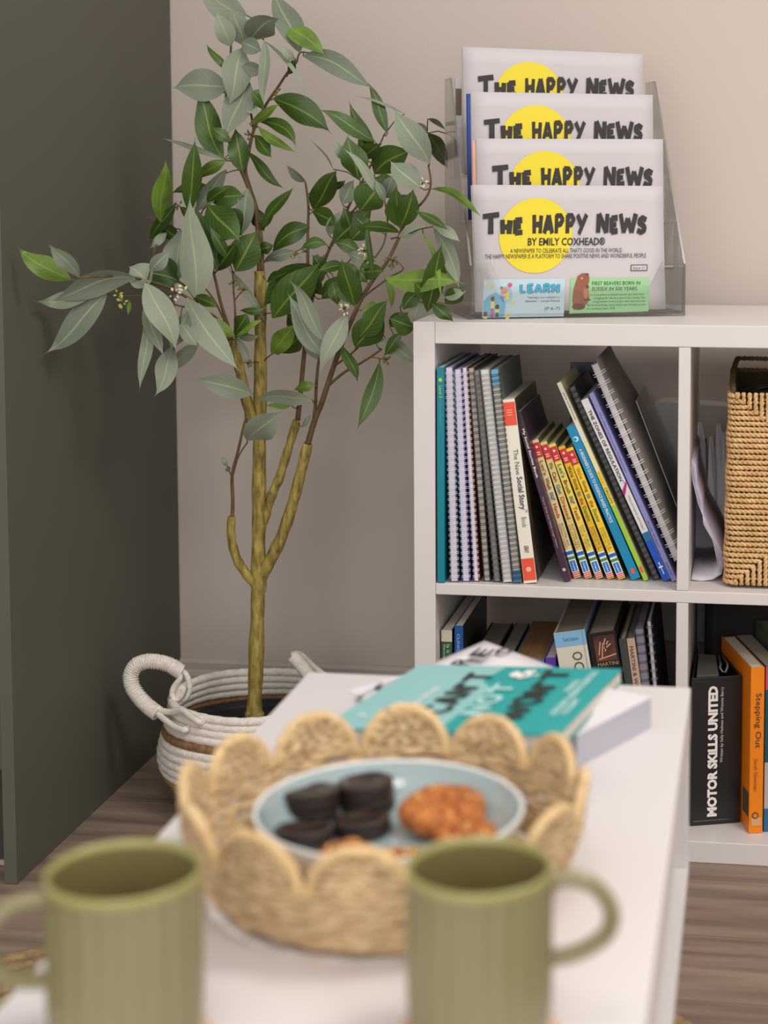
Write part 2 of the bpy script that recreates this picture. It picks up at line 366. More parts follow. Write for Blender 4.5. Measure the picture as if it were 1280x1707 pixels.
# -- five children's first-experience books
yb = [((957, 960), (885.5, 735), 12.3, '#e2d19a', "Let's Wash our Hands", 'BATHTIME AND KEEPING CLEAN', '#b55a35', 'first from the left, titled about washing hands'),
      ((975.5, 961), (900, 738.5), 12.3, '#ddc777', 'We Can Get Dressed', 'PUTTING ON CLOTHES', '#4f6b32', 'second from the left, titled about getting dressed'),
      ((994, 962), (914, 742), 12.8, '#ecd257', "Let's Brush our Teeth", 'HOW TO BRUSH YOUR TEETH', '#2f7f8f', 'third from the left, titled about brushing teeth'),
      ((1013, 962), (930, 746), 12.3, '#e0b722', 'We\'re Going to the Dentist', 'GOING FOR A CHECK-UP', '#5b4a1c', 'fourth from the left, darker yellow, about the dentist'),
      ((1031, 963), (943.5, 749), 13, '#f0cc2e', 'We\'re Going to the Doctor', 'GOING FOR A CHECK-UP', '#b8742a', 'rightmost of the five, leaning on the bright blue book')]
mPB = mat('#1e66b8', .45); mGrn = mat('#3e8c4e'); mLab = mat('#1c74c9', .4)
for bl, tl, wpx, hx, ti, su_, ic, lab in yb:
    t, a, H = book('childrens_book', 'yellow paperback, '+lab, bl, tl, wpx, SZ, mat(hx, .45), .185, mat('#cfc49c', .8), .05, right=mat('#54624a', .4), group='small yellow children\'s paperbacks leaning in a row')
    stripe(t, a, H, .02, .125, mRed, 'red_block', .02, .98)
    M_ = spM(a, H)
    sp = []
    for k in range(10):
        rr = a*(.26 if k % 2 == 0 else .11); an = math.pi/5*k+math.pi; sp.append((.05*H+rr*math.cos(an), a*.5+rr*math.sin(an)))
    patch(M_, sp, mW, t, 'printed_star', .0004)
    for q in (.085, .1): stripe(t, a, H, q, q+.008, mat('#f1c9bb'), x0=.25, x1=.75, zo=.0003)
    wl = ti.split(' '); s = .15; ln = .415/len(ti)
    pal = [ic, '#7a3f2c', '#3d6a8c', '#b5482f', '#4d7a3a']
    for k, wd in enumerate(wl):
        stext(t, a, H, wd, s, s+ln*len(wd), .26, .8, mat(pal[k % 5]), .02); s += ln*(len(wd)+1)
    for q in range(7): disc(M_, .582*H, a*(.1+.13*q), a*.03, mRed, t, zo=.0003, n=6)
    hw = len(su_)//2; cut = su_.rfind(' ', 0, hw+3)
    stext(t, a, H, su_[:cut], .605, .77, .55, .85, mat('#58704a'), 0); stext(t, a, H, su_[cut+1:], .605, .78, .15, .45, mat('#b0522e'), 0)
    stripe(t, a, H, .795, .985, mat('#ece5d8'), 'white_block', .0, 1)
    stripe(t, a, H, .805, .83, mPB, x0=0, x1=1, zo=.0003); stripe(t, a, H, .845, .865, mGrn, x0=0, x1=1, zo=.0003)
    stripe(t, a, H, .875, .95, mLab, 'blue_label', .12, .88, zo=.0004); stext(t, a, H, 'Campbell', .882, .943, .35, .65, mW, .01, zo=.0007)
    for q in range(3): stripe(t, a, H, .957+q*.013, .964+q*.013, mRed, x0=0, x1=1, zo=.0004)
t, a, H = book('practice_guide', 'bright blue book with white title, right of the small yellow ones', (1053, 965), (943.5, 713), 16.8, SZ, mat('#0d86b4', .4), .2, yy=.05)
stext(t, a, H, "A BEGINNER'S GUIDE TO EVIDENCE BASED PRACTICE", .15, .63, .33, .68, mW, .012); stext(t, a, H, 'HILARY & SHARP', .65, .83, .33, .66, mat('#2ea79a'), 0)
disc(spM(a, H), .085*H, a*.5, a*.3, mat('#bfe3ee'), t, 'printed_logo', zo=.0003, n=18); disc(spM(a, H), .085*H, a*.42, a*.17, mat('#0d86b4', .4), t, 'printed_logo', zo=.0006, n=14)
stripe(t, a, H, .93, .965, mOr, x0=.35, x1=.7, zo=.0003)
t, a, H = book('slim_paperback', 'thin book with cream top fading to lime green, leaning against the blue book', (1073.5, 965), (928, 639), 8, SZ, mat('#e3dba8', .5), .2, yy=.05)
stripe(t, a, H, .0, .3, mat('#ded8c6')); stripe(t, a, H, .45, .62, mat('#e7cf3e')); stripe(t, a, H, .62, 1, mat('#9cc53b'), zo=.0001)
stext(t, a, H, 'JANE HORWOOD', .05, .19, .25, .78, INK, 0); stext(t, a, H, 'CIRCUITS', .53, .61, .25, .8, mat('#3b4a2a'), .01); stext(t, a, H, 'SENSORY', .45, .52, .25, .7, mat('#d88b3a'), 0)
stripe(t, a, H, .93, .96, mOr, x0=.2, x1=.8, zo=.0004)
t, a, H = book('spiral_notebook', 'black leaning notebook with dark wire, left of the white zones book', (1090, 965), (947.5, 647), 11.5, SZ, BLACK, .2, mat('#5a5a5f', .8), .05, wire=mat('#1d1c1c', .4), cat='notebook', wiren=34)
t, a, H = book('zones_book', 'tall leaning book with white spine, black capitals and a deep blue foot', (1106, 969), (968, 668), 13.5, SZ, mat('#ddd9da', .5), .21, yy=.05)
stext(t, a, H, 'THE ZONES OF REGULATION', .06, .45, .28, .74, INK, .02); stext(t, a, H, 'TM', .452, .465, .6, .8, INK, 0)
patch(spM(a, H), [(.5*H, 0), (.46*H, a), (.475*H, a), (.515*H, a*.3), (.53*H, 0)], mat('#b5256f'), t, 'magenta_tick', .0003)
stext(t, a, H, 'Written and Created by Leah M. Kuypers', .53, .72, .35, .65, INK, 0)
stripe(t, a, H, .735, .78, mat('#1d6f9c'), x0=0, x1=1); stripe(t, a, H, .78, 1, mat('#1a55c0', .4), x0=0, x1=1)
M_ = spM(a, H)
patch(M_, rect(.905*H, a*.46, .06*H, a*.1), mW, t, 'printed_figure', .0004); patch(M_, rect(.922*H, a*.2, .007*H, a*.6), mW, t, 'printed_figure', .0005)
disc(M_, .903*H, a*.5, a*.11, mW, t, 'printed_figure', .0006, 12)
t, a, H = book('lavender_book', 'slim lavender book leaning between the white zones book and a wired pad', (1120.5, 957), (981, 657), 9.5, SZ, mat('#8b8cc4', .5), .2, yy=.05)
stext(t, a, H, 'The Neurodiversity Collection', .1, .42, .3, .65, mat('#3d3f7a'), 0); stext(t, a, H, 'Ruth Fidler', .68, .82, .3, .6, mat('#3d3f7a'), 0); stext(t, a, H, 'SAGE', .9, .97, .3, .65, mat('#3d3f7a'), 0)
# big wire pad with a curling card cover leaning on top of the lavender book
p, xv, yv, zv, H = book_frame((1121, 931), (983, 611), SZ, .05)
p = at(1121, 937, y=.05); a = .0125
q = at(983, 611, y=.05); zv = (q-p).normalized(); H = (q-p).length; xv = Vector((zv.z, 0, -zv.x)); p = p+xv*.0035
t = thing('wire_bound_pad', 'large leaning pad with chunky white wire and grey card covers, near the divider', 'notebook', M=frame(p, xv, Vector((0, 1, 0)), zv))
MB().box(0, a*.62, .004, .215, 0, H).build('page_block', mat('#c9c4c3', .8), t)
MB().box(-.0012, -.0001, .003, .22, -.001, H+.001).build('cover', mat('#b6b0ad', .6), t)
cv = MB(); nn = 14; vs = []
for k in range(nn+1):
    s = k/nn; zz = H*s*1.02; bow = .016*math.sin(math.pi*min(1, s*1.05))**1.2*(1 if s > .25 else .6)
    for j, yy_ in enumerate((.004, .08, .16, .225)): vs.append((a*.68+bow*(.15+.28*j), yy_, zz))
cv.add(vs, [(k*4+j, k*4+j+1, (k+1)*4+j+1, (k+1)*4+j) for k in range(nn) for j in range(3)])
o = cv.build('card_cover', mat('#968c86', .6), t, smooth=True); sm = o.modifiers.new('s', 'SOLIDIFY'); sm.thickness = .0008
wb = MB()
for k in range(19):
    zz = .01+(H-.024)*k/18
    for dz in (-.0016, .0016):
        wb.tube([(a*.42+a*.78*math.cos(an), .004-.0075*math.sin(an), zz+dz+.0012*math.cos(an)) for an in [math.radians(-20+q*220/9) for q in range(10)]], .00055, 5)
wb.build('wire_binding', WW, t, smooth=True)
# dark blue book pushed back behind the leaning ones
p = at(962, 700, y=.265); p.z = SZ+.001
t = thing('dark_blue_picture_book', 'dark blue picture book with a bright blue swirl, behind the leaning black notebook', 'book', M=frame((at(950, 700, y=.275).x, .275, SZ+.001), (1, 0, 0), (0, 1, 0), (0, 0, 1)))
Hb = at(972, 606, y=.275).z-SZ
MB().box(0, .042, 0, .001, 0, Hb).build('cover', mat('#10324e', .35, noise=22, h2='#0b1a26'), t); MB().box(0, .042, .0105, .0115, 0, Hb).build('back_cover', mat('#10324e', .35), t)
MB().box(.001, .041, .0011, .0104, .001, Hb-.001).build('page_block', PAGES, t)
disc(frame((0, -.0005, 0), (1, 0, 0), (0, 0, 1), (0, -1, 0)), .027, Hb-.045, .014, mat('#1f86c9'), t, 'printed_swirl', ry=.006)
# clear sleeve leaning by the divider
p0 = at(1060, 668, y=.12); p1 = at(1128, 845, y=.12)
fm = MB(); dv = Vector((0, .2, 0)); fm.add([p0, p1, p1+dv, p0+dv, p0+Vector((-.0006, 0, 0)), p1+Vector((-.0006, 0, 0)), p1+dv+Vector((-.0006, 0, 0)), p0+dv+Vector((-.0006, 0, 0))], [(0, 1, 2, 3), (7, 6, 5, 4), (0, 4, 5, 1), (3, 2, 6, 7), (0, 3, 7, 4), (1, 5, 6, 2)])
fe = thing('plastic_sleeve', 'clear plastic sleeve sticking up between the wired pad and the divider', 'sleeve', p1)
fm.build('film', FILM, fe, world=True); MB().tube([p0, p1], .0005, 4).build('front_edge', mat('#cfc9c2', .3), fe, world=True)
# -- lower left cube
def lbook(name, label, x, ytop, wpx, cover, depth=.21, yy=.03, lean=None, pages=PAGES, right=None, **k):
    """book on the bottom board; lean = picture x of its foot"""
    foot = at(lean if lean is not None else x, 1390, y=yy)
    return book(name, label, (lean if lean is not None else x, 1390), (x, ytop), wpx, BZ, cover, depth, pages, yy, right=right, **k)
t, a, H = lbook('green_book', 'dark green-spined book at the left end of the lower shelf', 735.5, 1050, 18, mat('#2f5c3c', .5), right=mat('#20231f'))
MB().box(0, a, -.0004, 0, H*.94, H).build('cream_band', mat('#cfc3af'), t)
stext(t, a, H, 'Is it', .075, .12, .5, .8, mat('#c9d6c4'), 0); stext(t, a, H, 'Sensory or Behaviour', .075, .34, .15, .4, mat('#c9d6c4'), 0)
t, a, H = lbook('blue_book', 'blue-spined book beside the dark green one on the lower shelf', 757.5, 1043, 14.5, mat('#1c4f98', .45), yy=.03, right=mat('#1c1c1e', .3))
stext(t, a, H, "CLINICIAN'S GUIDE", .04, .30, .3, .62, mat('#a9c0dc'), 0)
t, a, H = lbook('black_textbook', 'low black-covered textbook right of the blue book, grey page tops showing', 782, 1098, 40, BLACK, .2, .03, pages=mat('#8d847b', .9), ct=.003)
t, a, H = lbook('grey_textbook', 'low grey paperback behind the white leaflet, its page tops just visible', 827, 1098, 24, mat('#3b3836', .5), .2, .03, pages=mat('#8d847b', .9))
# brown closed book, tops slightly tilted
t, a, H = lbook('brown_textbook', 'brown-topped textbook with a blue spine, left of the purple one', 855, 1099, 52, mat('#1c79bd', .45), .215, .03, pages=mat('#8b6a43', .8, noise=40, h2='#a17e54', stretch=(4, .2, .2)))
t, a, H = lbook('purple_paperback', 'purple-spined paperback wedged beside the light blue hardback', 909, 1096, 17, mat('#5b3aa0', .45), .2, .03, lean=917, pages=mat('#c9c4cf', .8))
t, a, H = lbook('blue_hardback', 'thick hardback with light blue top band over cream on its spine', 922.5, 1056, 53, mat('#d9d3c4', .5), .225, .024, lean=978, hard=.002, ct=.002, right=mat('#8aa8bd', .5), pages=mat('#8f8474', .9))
stripe(t, a, H, 0, .072, mat('#83b8dd', .5)); stext(t, a, H, 'O', .105, .148, .48, .80, mat('#4c4a3c'), 0); stext(t, a, H, 'C', .156, .195, .48, .80, mat('#4c4a3c'), 0)
M_ = frame((0, -.0006, 0), (1, 0, 0), (0, 0, 1), (0, -1, 0))
lettering('Tenth Edition', M_, (a*.25, H*.952, a*.5, H*.018), mat('#3d6f96'), t)
for q in (-.0, ): patch(M_, rect(a*.9, 0, a*.012, H), mat('#6f8aa0'), t, 'printed_rule', .0004)
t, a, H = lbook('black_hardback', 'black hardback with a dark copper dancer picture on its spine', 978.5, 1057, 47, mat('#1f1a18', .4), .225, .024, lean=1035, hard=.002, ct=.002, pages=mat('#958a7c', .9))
patch(M_, rect(a*.18, H*.855, a*.76, H*.13), mat('#6b3f33', .5, noise=30, h2='#2f1c18'), t, 'spine_picture', .0003)
for (x0, z0, x1, z1) in ((.4, .66, .5, .86), (.3, .7, .42, .88), (.52, .78, .7, .88), (.55, .78, .78, .84), (.5, .82, .62, .92), (.6, .84, .55, .74), (.28, .64, .92, .69)):
    va = Vector((a*x0, H*(.86+(z0-.62)*.36))); vb = Vector((a*x1, H*(.86+(z1-.62)*.36))); d = (vb-va).normalized()*.0009; nn_ = Vector((-d.y, d.x))
    patch(M_, [tuple(va+nn_), tuple(va-nn_), tuple(vb-nn_), tuple(vb+nn_)], mat('#c99886'), t, 'printed_dancer', .0006)
lettering('MARTINI', M_, (a*.2, H*.832, a*.74, H*.018), mat('#b59a78'), t, zo=.0006)
t, a, H = lbook('green_notebook', 'thin dark green-grey notebook right of the black picture hardback', 1031, 1066, 14, mat('#3f4540', .6), .2, .03, lean=1075, pages=mat('#b8ab94', .9), ct=.003)
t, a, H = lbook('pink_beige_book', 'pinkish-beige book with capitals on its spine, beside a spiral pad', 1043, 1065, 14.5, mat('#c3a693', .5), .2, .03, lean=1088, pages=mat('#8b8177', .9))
stext(t, a, H, 'MARTINI & WELLS', .04, .30, .28, .72, INK, 0)
book('spiral_notebook', 'grey-lilac spiral pad on the lower shelf next to the pinkish-beige book', (1095, 1390), (1057.5, 1050), 15, BZ, mat('#595560'), .2, mat('#8f8a9a', .8), .03, wire=WB, cat='notebook', wiren=22)
book('spiral_notebook', 'thin black spiral pad, last item at the right end of the lower left cube', (1110, 1390), (1077, 1037), 8.5, BZ, BLACK, .2, mat('#c2bfc8', .8), .03, wire=mat('#8c8a90', .4), cat='notebook', wiren=24)
# ================================================================== UPPER RIGHT CUBE
pl = thing('folded_papers', 'sheaf of lilac-white papers curled over on the shelf beside the rope basket', 'papers', (at(1155, 968, z=SZ).x, .07, SZ))
prof0 = [(1151.5, 768), (1154, 800), (1163, 838), (1177, 874), (1192, 900), (1203, 922), (1206.5, 940), (1202, 957), (1188, 966), (1170, 968.5), (1153.5, 966.5)]
LP = mat('#cfc6dc', .8)
for k in range(5):
    b_ = MB(); f_ = [at(x-(k*1.1 if i > 2 else -k*1.6)-(1.5*k if 4 < i < 8 else 0), y_-(k*.9 if i > 6 else 0)+(k*2.5 if i < 2 else 0), y=.06) for i, (x, y_) in enumerate(prof0)]
    if k > 1: f_ = f_[:7+max(0, 3-k)]
    n_ = len(f_); D_ = .2
    b_.add(f_+[q+Vector((0, D_, .012*(n_-i)/n_)) for i, q in enumerate(f_)], [(i, i+1, n_+i+1, n_+i) for i in range(n_-1)])
    o = b_.build('sheet', LP if k % 2 == 0 else PAPER, pl, smooth=True, world=True); s_ = o.modifiers.new('s', 'SOLIDIFY'); s_.thickness = .0005; s_.offset = 0
for (x0, y0, x1, y1) in ((1176, 945, 1186, 938), (1186, 938, 1200, 925), (1178, 946, 1190, 944), (1188, 915, 1202, 903), (1186, 917, 1196, 916)):
    MB().tube([at(x0, y0, y=.16), at((x0+x1)/2+2, (y0+y1)/2, y=.16), at(x1, y1, y=.16)], .0005, 4).build('pencil_mark', mat('#6a6572'), pl, world=True)
# standing sheets behind
ps = thing('standing_leaflets', 'white leaflets standing on edge behind the curled papers', 'papers', (at(1180, 900, y=.28).x, .27, SZ))
for k, (x0, x1, yt, yw) in enumerate(((1157, 1176, 704, .275), (1176, 1192, 728, .265), (1188, 1208, 706, .28), (1199, 1214, 720, .27))):
    b_ = MB(); A_ = at(x0+6, yt, y=yw); B_ = at(x1, yt+36, y=yw-.01); C_ = at(x1+3, 900, y=yw); D_ = at(x0, 900, y=yw); C_.z = D_.z = SZ+.001
    A2 = at((x0+x1)/2+3, yt-(2 if k % 2 else 0), y=yw+.004)
    b_.add([D_, C_, B_, A2, A_], [(0, 1, 2, 3, 4)]); o = b_.build('leaflet', PAPER if k % 2 else WPAGES, ps, world=True); s_ = o.modifiers.new('s', 'SOLIDIFY'); s_.thickness = .0012
# ---- woven rope basket
def rope(b, pts, R, pitch, closed=False, n=5, step=None, ph=0):
    pts = [Vector(p) for p in pts]
    if closed: pts.append(pts[0])
    L_ = [0]
    for i in range(1, len(pts)): L_.append(L_[-1]+(pts[i]-pts[i-1]).length)
    T = L_[-1]; step = step or pitch/5; m = max(3, int(T/step)); cyc = max(1, round(T/pitch)) if closed else T/pitch
    samp = []; j = 0
    for k in range(m if closed else m+1):
        s = T*k/m
        while j < len(L_)-2 and L_[j+1] < s: j += 1
        a_, b_ = pts[j], pts[j+1]; q = (s-L_[j])/max(1e-9, L_[j+1]-L_[j]); samp.append((a_.lerp(b_, q), (b_-a_).normalized()))
    for st in (0, math.pi):
        out = []
        for k, (p_, t_) in enumerate(samp):
            up = Vector((0, 0, 1)) if abs(t_.z) < .8 else Vector((0, -1, 0))
            u1 = t_.cross(up).normalized(); u2 = t_.cross(u1); an = 2*math.pi*cyc*k/m+st+ph
            out.append(p_+u1*(R*.5*math.cos(an))+u2*(R*.5*math.sin(an)))
        b.tube(out, R*.56, n, closed=closed)
ROPE = mat('#c79b66', .75, noise=70, h2='#e6c08a', bump=(500, .5))
bX0, bY0, bW, bD = .4375, .03, .26, .3; bz0 = SZ+.004; bH = at(1224, 655, y=.03).z-SZ-.004
rb = thing('rope_basket', 'rectangular seagrass rope basket on the upper shelf at the right edge', 'basket', (bX0+bW/2, bY0+bD/2, SZ))
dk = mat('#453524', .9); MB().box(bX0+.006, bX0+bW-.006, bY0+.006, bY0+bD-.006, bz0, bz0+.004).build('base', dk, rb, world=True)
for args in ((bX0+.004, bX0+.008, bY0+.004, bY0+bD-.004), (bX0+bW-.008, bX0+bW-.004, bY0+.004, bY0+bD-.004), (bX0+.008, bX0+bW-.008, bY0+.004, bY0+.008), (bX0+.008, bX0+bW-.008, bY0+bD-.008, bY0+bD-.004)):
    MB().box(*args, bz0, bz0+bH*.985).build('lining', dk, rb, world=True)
RR = .0041; nrow = int(bH/(RR*1.82))
DG = .82
for k in range(nrow):
    z_ = bz0+RR+k*(bH-2*RR)/(nrow-1); hb_ = z_-bz0; ht_ = bz0+bH-z_
    tap = (1-k/nrow)*-.004+.002*math.sin(k*.9)*.4
    reach = min(hb_/DG+.006, ht_/DG+.006, bW/2)
    x_ = bX0+tap
    # ring: from the front diagonal, round the left side, back, right side, to the other diagonal
    path = [(x_+reach, bY0, z_)]+[(x_+.012-.012*math.sin(a_), bY0+.012-.012*math.cos(a_), z_) for a_ in (0, .5, 1.05, math.pi/2)]
    path += [(x_, bY0+bD-.01, z_), (x_+.01, bY0+bD, z_), (bX0+bW-.01, bY0+bD, z_), (bX0+bW, bY0+bD-.01, z_), (bX0+bW, bY0+.01, z_), (bX0+bW-.01, bY0, z_), (bX0+bW-reach, bY0, z_)]
    b_ = MB(); rope(b_, path, RR*random.uniform(.94, 1.06), .013, step=.0036, n=5, ph=random.random()*6)
    b_.build('rope_row', ROPE, rb, smooth=True, world=True)
nv = int((bW-.02)/(RR*1.9))
for k in range(nv):
    x_ = bX0+.010+k*(bW-.02)/(nv-1); e_ = min(x_-bX0, bX0+bW-x_)*DG
    for lo in (True, False):
        za, zb = (bz0+.001, bz0+e_) if lo else (bz0+bH-e_, bz0+bH)
        if zb-za < .006: continue
        b_ = MB(); rope(b_, [(x_, bY0-.001, za), (x_, bY0-.001, zb)], RR, .013, step=.004, n=5, ph=random.random()*6)
        b_.build('rope_strand', ROPE, rb, smooth=True, world=True)
# raised dark back rim with grip slots
b_ = MB()
zt_ = bz0+bH
for dz in (.0, .018): rope(b_, [(bX0+.004, bY0+.012, zt_+dz*.2), (bX0+.001, bY0+bD*.5, zt_+dz*.7), (bX0+.006, bY0+bD-.01, zt_+dz), (bX0+bW-.006, bY0+bD-.01, zt_+dz), (bX0+bW-.001, bY0+bD*.5, zt_+dz*.7)], .0042, .013, step=.004)
b_.build('rim_rope', mat('#5a4630', .85, noise=60, h2='#7a6242'), rb, smooth=True, world=True)
kt = thing('headset_cable', 'dark cable loop lying on top inside the rope basket', 'cable', (.5, .2, zt_-.03))
b_ = MB(); b_.tube([(.47+.05*math.cos(q*.55)+.004*q, .2+.05*math.sin(q*.55), zt_-.02+.006*math.sin(q)) for q in range(18)], .004, 8)
b_.build('cable', mat('#232a2c', .4), kt, smooth=True, world=True)
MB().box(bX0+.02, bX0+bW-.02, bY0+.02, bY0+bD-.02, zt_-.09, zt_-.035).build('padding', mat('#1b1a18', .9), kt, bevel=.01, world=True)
# ================================================================== LOWER RIGHT CUBE
bd = thing('ring_binder', 'black ring binder with large white title, standing in the lower right cube', 'binder', (.392, .055, BZ))
sA = Vector((.3878, .053)); sB = Vector((.4575, .0765)); zb = .2465
outl = [tuple(sA), tuple(sB), (.4270, .185), (.3895, .20)]
b_ = MB(); e = (sB-sA).normalized(); nrm = Vector((e.y, -e.x))
BLK = mat('#1f1d1d', .33, bump=(90, .08), spec=.5)
Mb = frame((sA.x, sA.y, BZ+.001), (e.x, e.y, 0), (-e.y, e.x, 0), (0, 0, 1)); wS = (sB-sA).length; hS = zb-BZ-.001
MB().box(0, wS, 0, .003, 0, hS, M=Mb).build('spine', BLK, bd, bevel=.0012, world=True)
MB().prism([tuple(sA+Vector((.0, .003))), (.3895, .2), (.3915, .2), tuple(sA+Vector((.003, .004)))][::-1], BZ+.001, zb, axis='z').build('cover', BLK, bd, world=True)
MB().prism([tuple(sB), (.4278, .19), (.4255, .19), tuple(sB+Vector((-.003, .001)))], BZ+.001, zb, axis='z').build('cover', BLK, bd, world=True)
MB().prism([(.394, .075), (.425, .085), (.418, .182), (.393, .185)], BZ+.002, zb-.002, axis='z').build('page_block', mat('#77736f', .7), bd, world=True)
b_ = MB(); b_.tube([(.4345, .093, zb-.001), (.437, .10, zb+.004), (.4365, .12, zb+.003), (.428, .17, zb+.001), (.423, .17, zb+.001), (.427, .12, zb+.002), (.4265, .10, zb+.003), (.430, .093, zb-.001)], .0016, 6, closed=True)
b_.build('clear_pocket', mat('#8f8c8a', .3), bd, smooth=True, world=True)
Mf = Mb@frame((wS, -.0007, 0), (0, 0, 1), (-1, 0, 0), (0, -1, 0))   # reads upwards
inv = bd.matrix_basis.inverted()
lettering('MOTOR SKiLLS UNITED', inv@Mf, (hS*.055, wS*.47, hS*.885, wS*.20), mW, bd, .055)
lettering('Written by Sally Holmes and Wonnie Barry', inv@Mf, (hS*.42, wS*.345, hS*.51, wS*.075), mat('#d9d4d0'), bd, 0)
for zz in (.006, hS-.006): MB().tube([Mb@Vector((.004, -.0003, zz)), Mb@Vector((wS-.004, -.0003, zz))], .0006, 4).build('seam', BLK, bd, world=True)
p = Vector((.4708, .038, BZ+.0006)); yv = Vector((-.272, .963, 0)).normalized(); xv = Vector((yv.y, -yv.x, 0))
def yawbook(name, label, p, thk, H, depth, cover, pages=PAGES, right=None, cat='book'):
    t = thing(name, label, cat, M=frame(p, xv, yv, (0, 0, 1)))
    MB().box(0, thk, 0, .0012, 0, H).build('spine', cover, t); MB().box(0, .0012, .0012, depth, 0, H).build('cover', cover, t)
    MB().box(thk-.0012, thk, .0012, depth, 0, H).build('back_cover', right or cover, t)
    MB().box(.0013, thk-.0013, .0015, depth-.002, .001, H-.0008).build('page_block', pages, t); return t
OR = mat('#ee8410', .42)
t = yawbook('orange_book', 'bright orange book with dark handwritten title, right of the black binder', p, .0195, .2385, .163, OR)
stext(t, .0195, .2385, 'Stepping Out', .155, .485, .26, .8, mat('#3a3030'), .0); stext(t, .0195, .2385, 'Sarah Newman', .55, .745, .3, .58, mat('#7a5a3a'), 0)
disc(spM(.0195, .2385), .893*.2385, .0085, .0048, mat('#5c4236'), t, 'printed_logo', .0003, 20); disc(spM(.0195, .2385), .893*.2385, .0085, .0032, mat('#d98428'), t, 'printed_logo', .0005, 16)
stripe(t, .0195, .2385, .905, .955, mat('#d9a072'), x0=.15, x1=.9, zo=.0002)
patch(frame((-.0005, 0, 0), (0, 1, 0), (0, 0, 1), (-1, 0, 0)), rect(.004, .022, .03, .035), mat('#4f4a3a'), t, 'printed_photo', 0)
t = yawbook('teal_pink_book', 'book with pink over dark teal spine at the right edge, beside the orange book', p+xv*.0212+Vector((0, .004, 0)), .026, .238, .168, mat('#17505f', .5), mat('#a89c8c', .9))
stripe(t, .026, .238, 0, .14, mat('#d2495e')); stripe(t, .026, .238, .58, 1, mat('#b9aca4')); stripe(t, .026, .238, .86, 1, mat('#2b6690'), zo=.0002)
t = yawbook('green_grey_book', 'grey-green topped book, last on the right in the lower right cube', p+xv*.0485+Vector((0, .012, 0)), .03, .262, .15, mat('#4e5a47', .5), mat('#6d6c5c', .9))
bx_ = thing('black_box_file', 'black storage box pushed to the back of the lower right cube', 'box', (.55, .3, BZ))
MB().box(.40, .70, .225, .375, BZ+.0005, BZ+.315).build('box_body', mat('#121212', .7), bx_, bevel=.012, world=True)
# ================================================================== ACRYLIC DISPLAY STAND + NEWSPAPERS
RO = Vector((.0728, .0407, ZT)); RU = Vector((.934792, .355196, 0)); RD = Vector((-.355196, .934792, 0)); RWD = .3173
MR = frame(RO, RU, RD, (0, 0, 1))
def rk(px, py, t=.012):
    """picture point on the stand's local plane y = t -> (x, z)"""
    o = RO+RD*t; d = at(px, py, y=0)-CAM; q = CAM+d*((o-CAM).dot(RD)/d.dot(RD))-RO
    return q.dot(RU), q.z
dsp = thing('literature_stand', 'clear acrylic four-tier leaflet stand angled on top of the shelving unit', 'stand', M=MR)
AM = [ACRYL, ACRYL_E]
side = [(0, .0008), (0, .076), (.152, .346), (.196, .346), (.196, .0008)]
for x in (0, RWD-.003):
    MB().prism(side if x else side, x, x+.003, axis='x', mi=0, mi_side=1).build('side_panel', AM, dsp)
def plate(pts, y0, y1, name):
    MB().prism(pts, y0, y1, axis='y', mi=0, mi_side=1).build(name, AM, dsp)
plate([(.003, .346), (.003, .002), (RWD-.003, .002), (RWD-.003, .346)], .193, .196, 'back_panel')
MB().box(.003, RWD-.003, .003, .196, .004, .0065).build('base_panel', AM, dsp)
tiers = [(.002, 0.0065), (.045, .068), (.088, .134), (.131, .200)]
for k, (ty, tz) in enumerate(tiers):
    lipz = .073
    pts = [(.003, tz), (.003, tz+lipz), (.03, tz+lipz), (.046, tz+.038), (RWD-.052, tz+.038), (RWD-.034, tz+lipz), (RWD-.003, tz+lipz), (RWD-.003, tz)]
    plate(pts[::-1], ty, ty+.0025, 'pocket_front')
    if k: MB().box(.003, RWD-.003, ty+.0025, ty+.045, tz-.003, tz).build('tier_floor', AM, dsp)
for k in (1, 2, 3): MB().tube([(.004, tiers[k][0]+.001, tiers[k][1]+.002), (RWD-.004, tiers[k][0]+.001, tiers[k][1]+.002)], .0012, 5).build('glued_joint', mat('#d8d4cf', .2), dsp)
NWP = mat('#cbc4c6', .75, bump=(9, .35)); GREYN = mat('#cfc6bf', .8)
PW, PH = .2815, .180
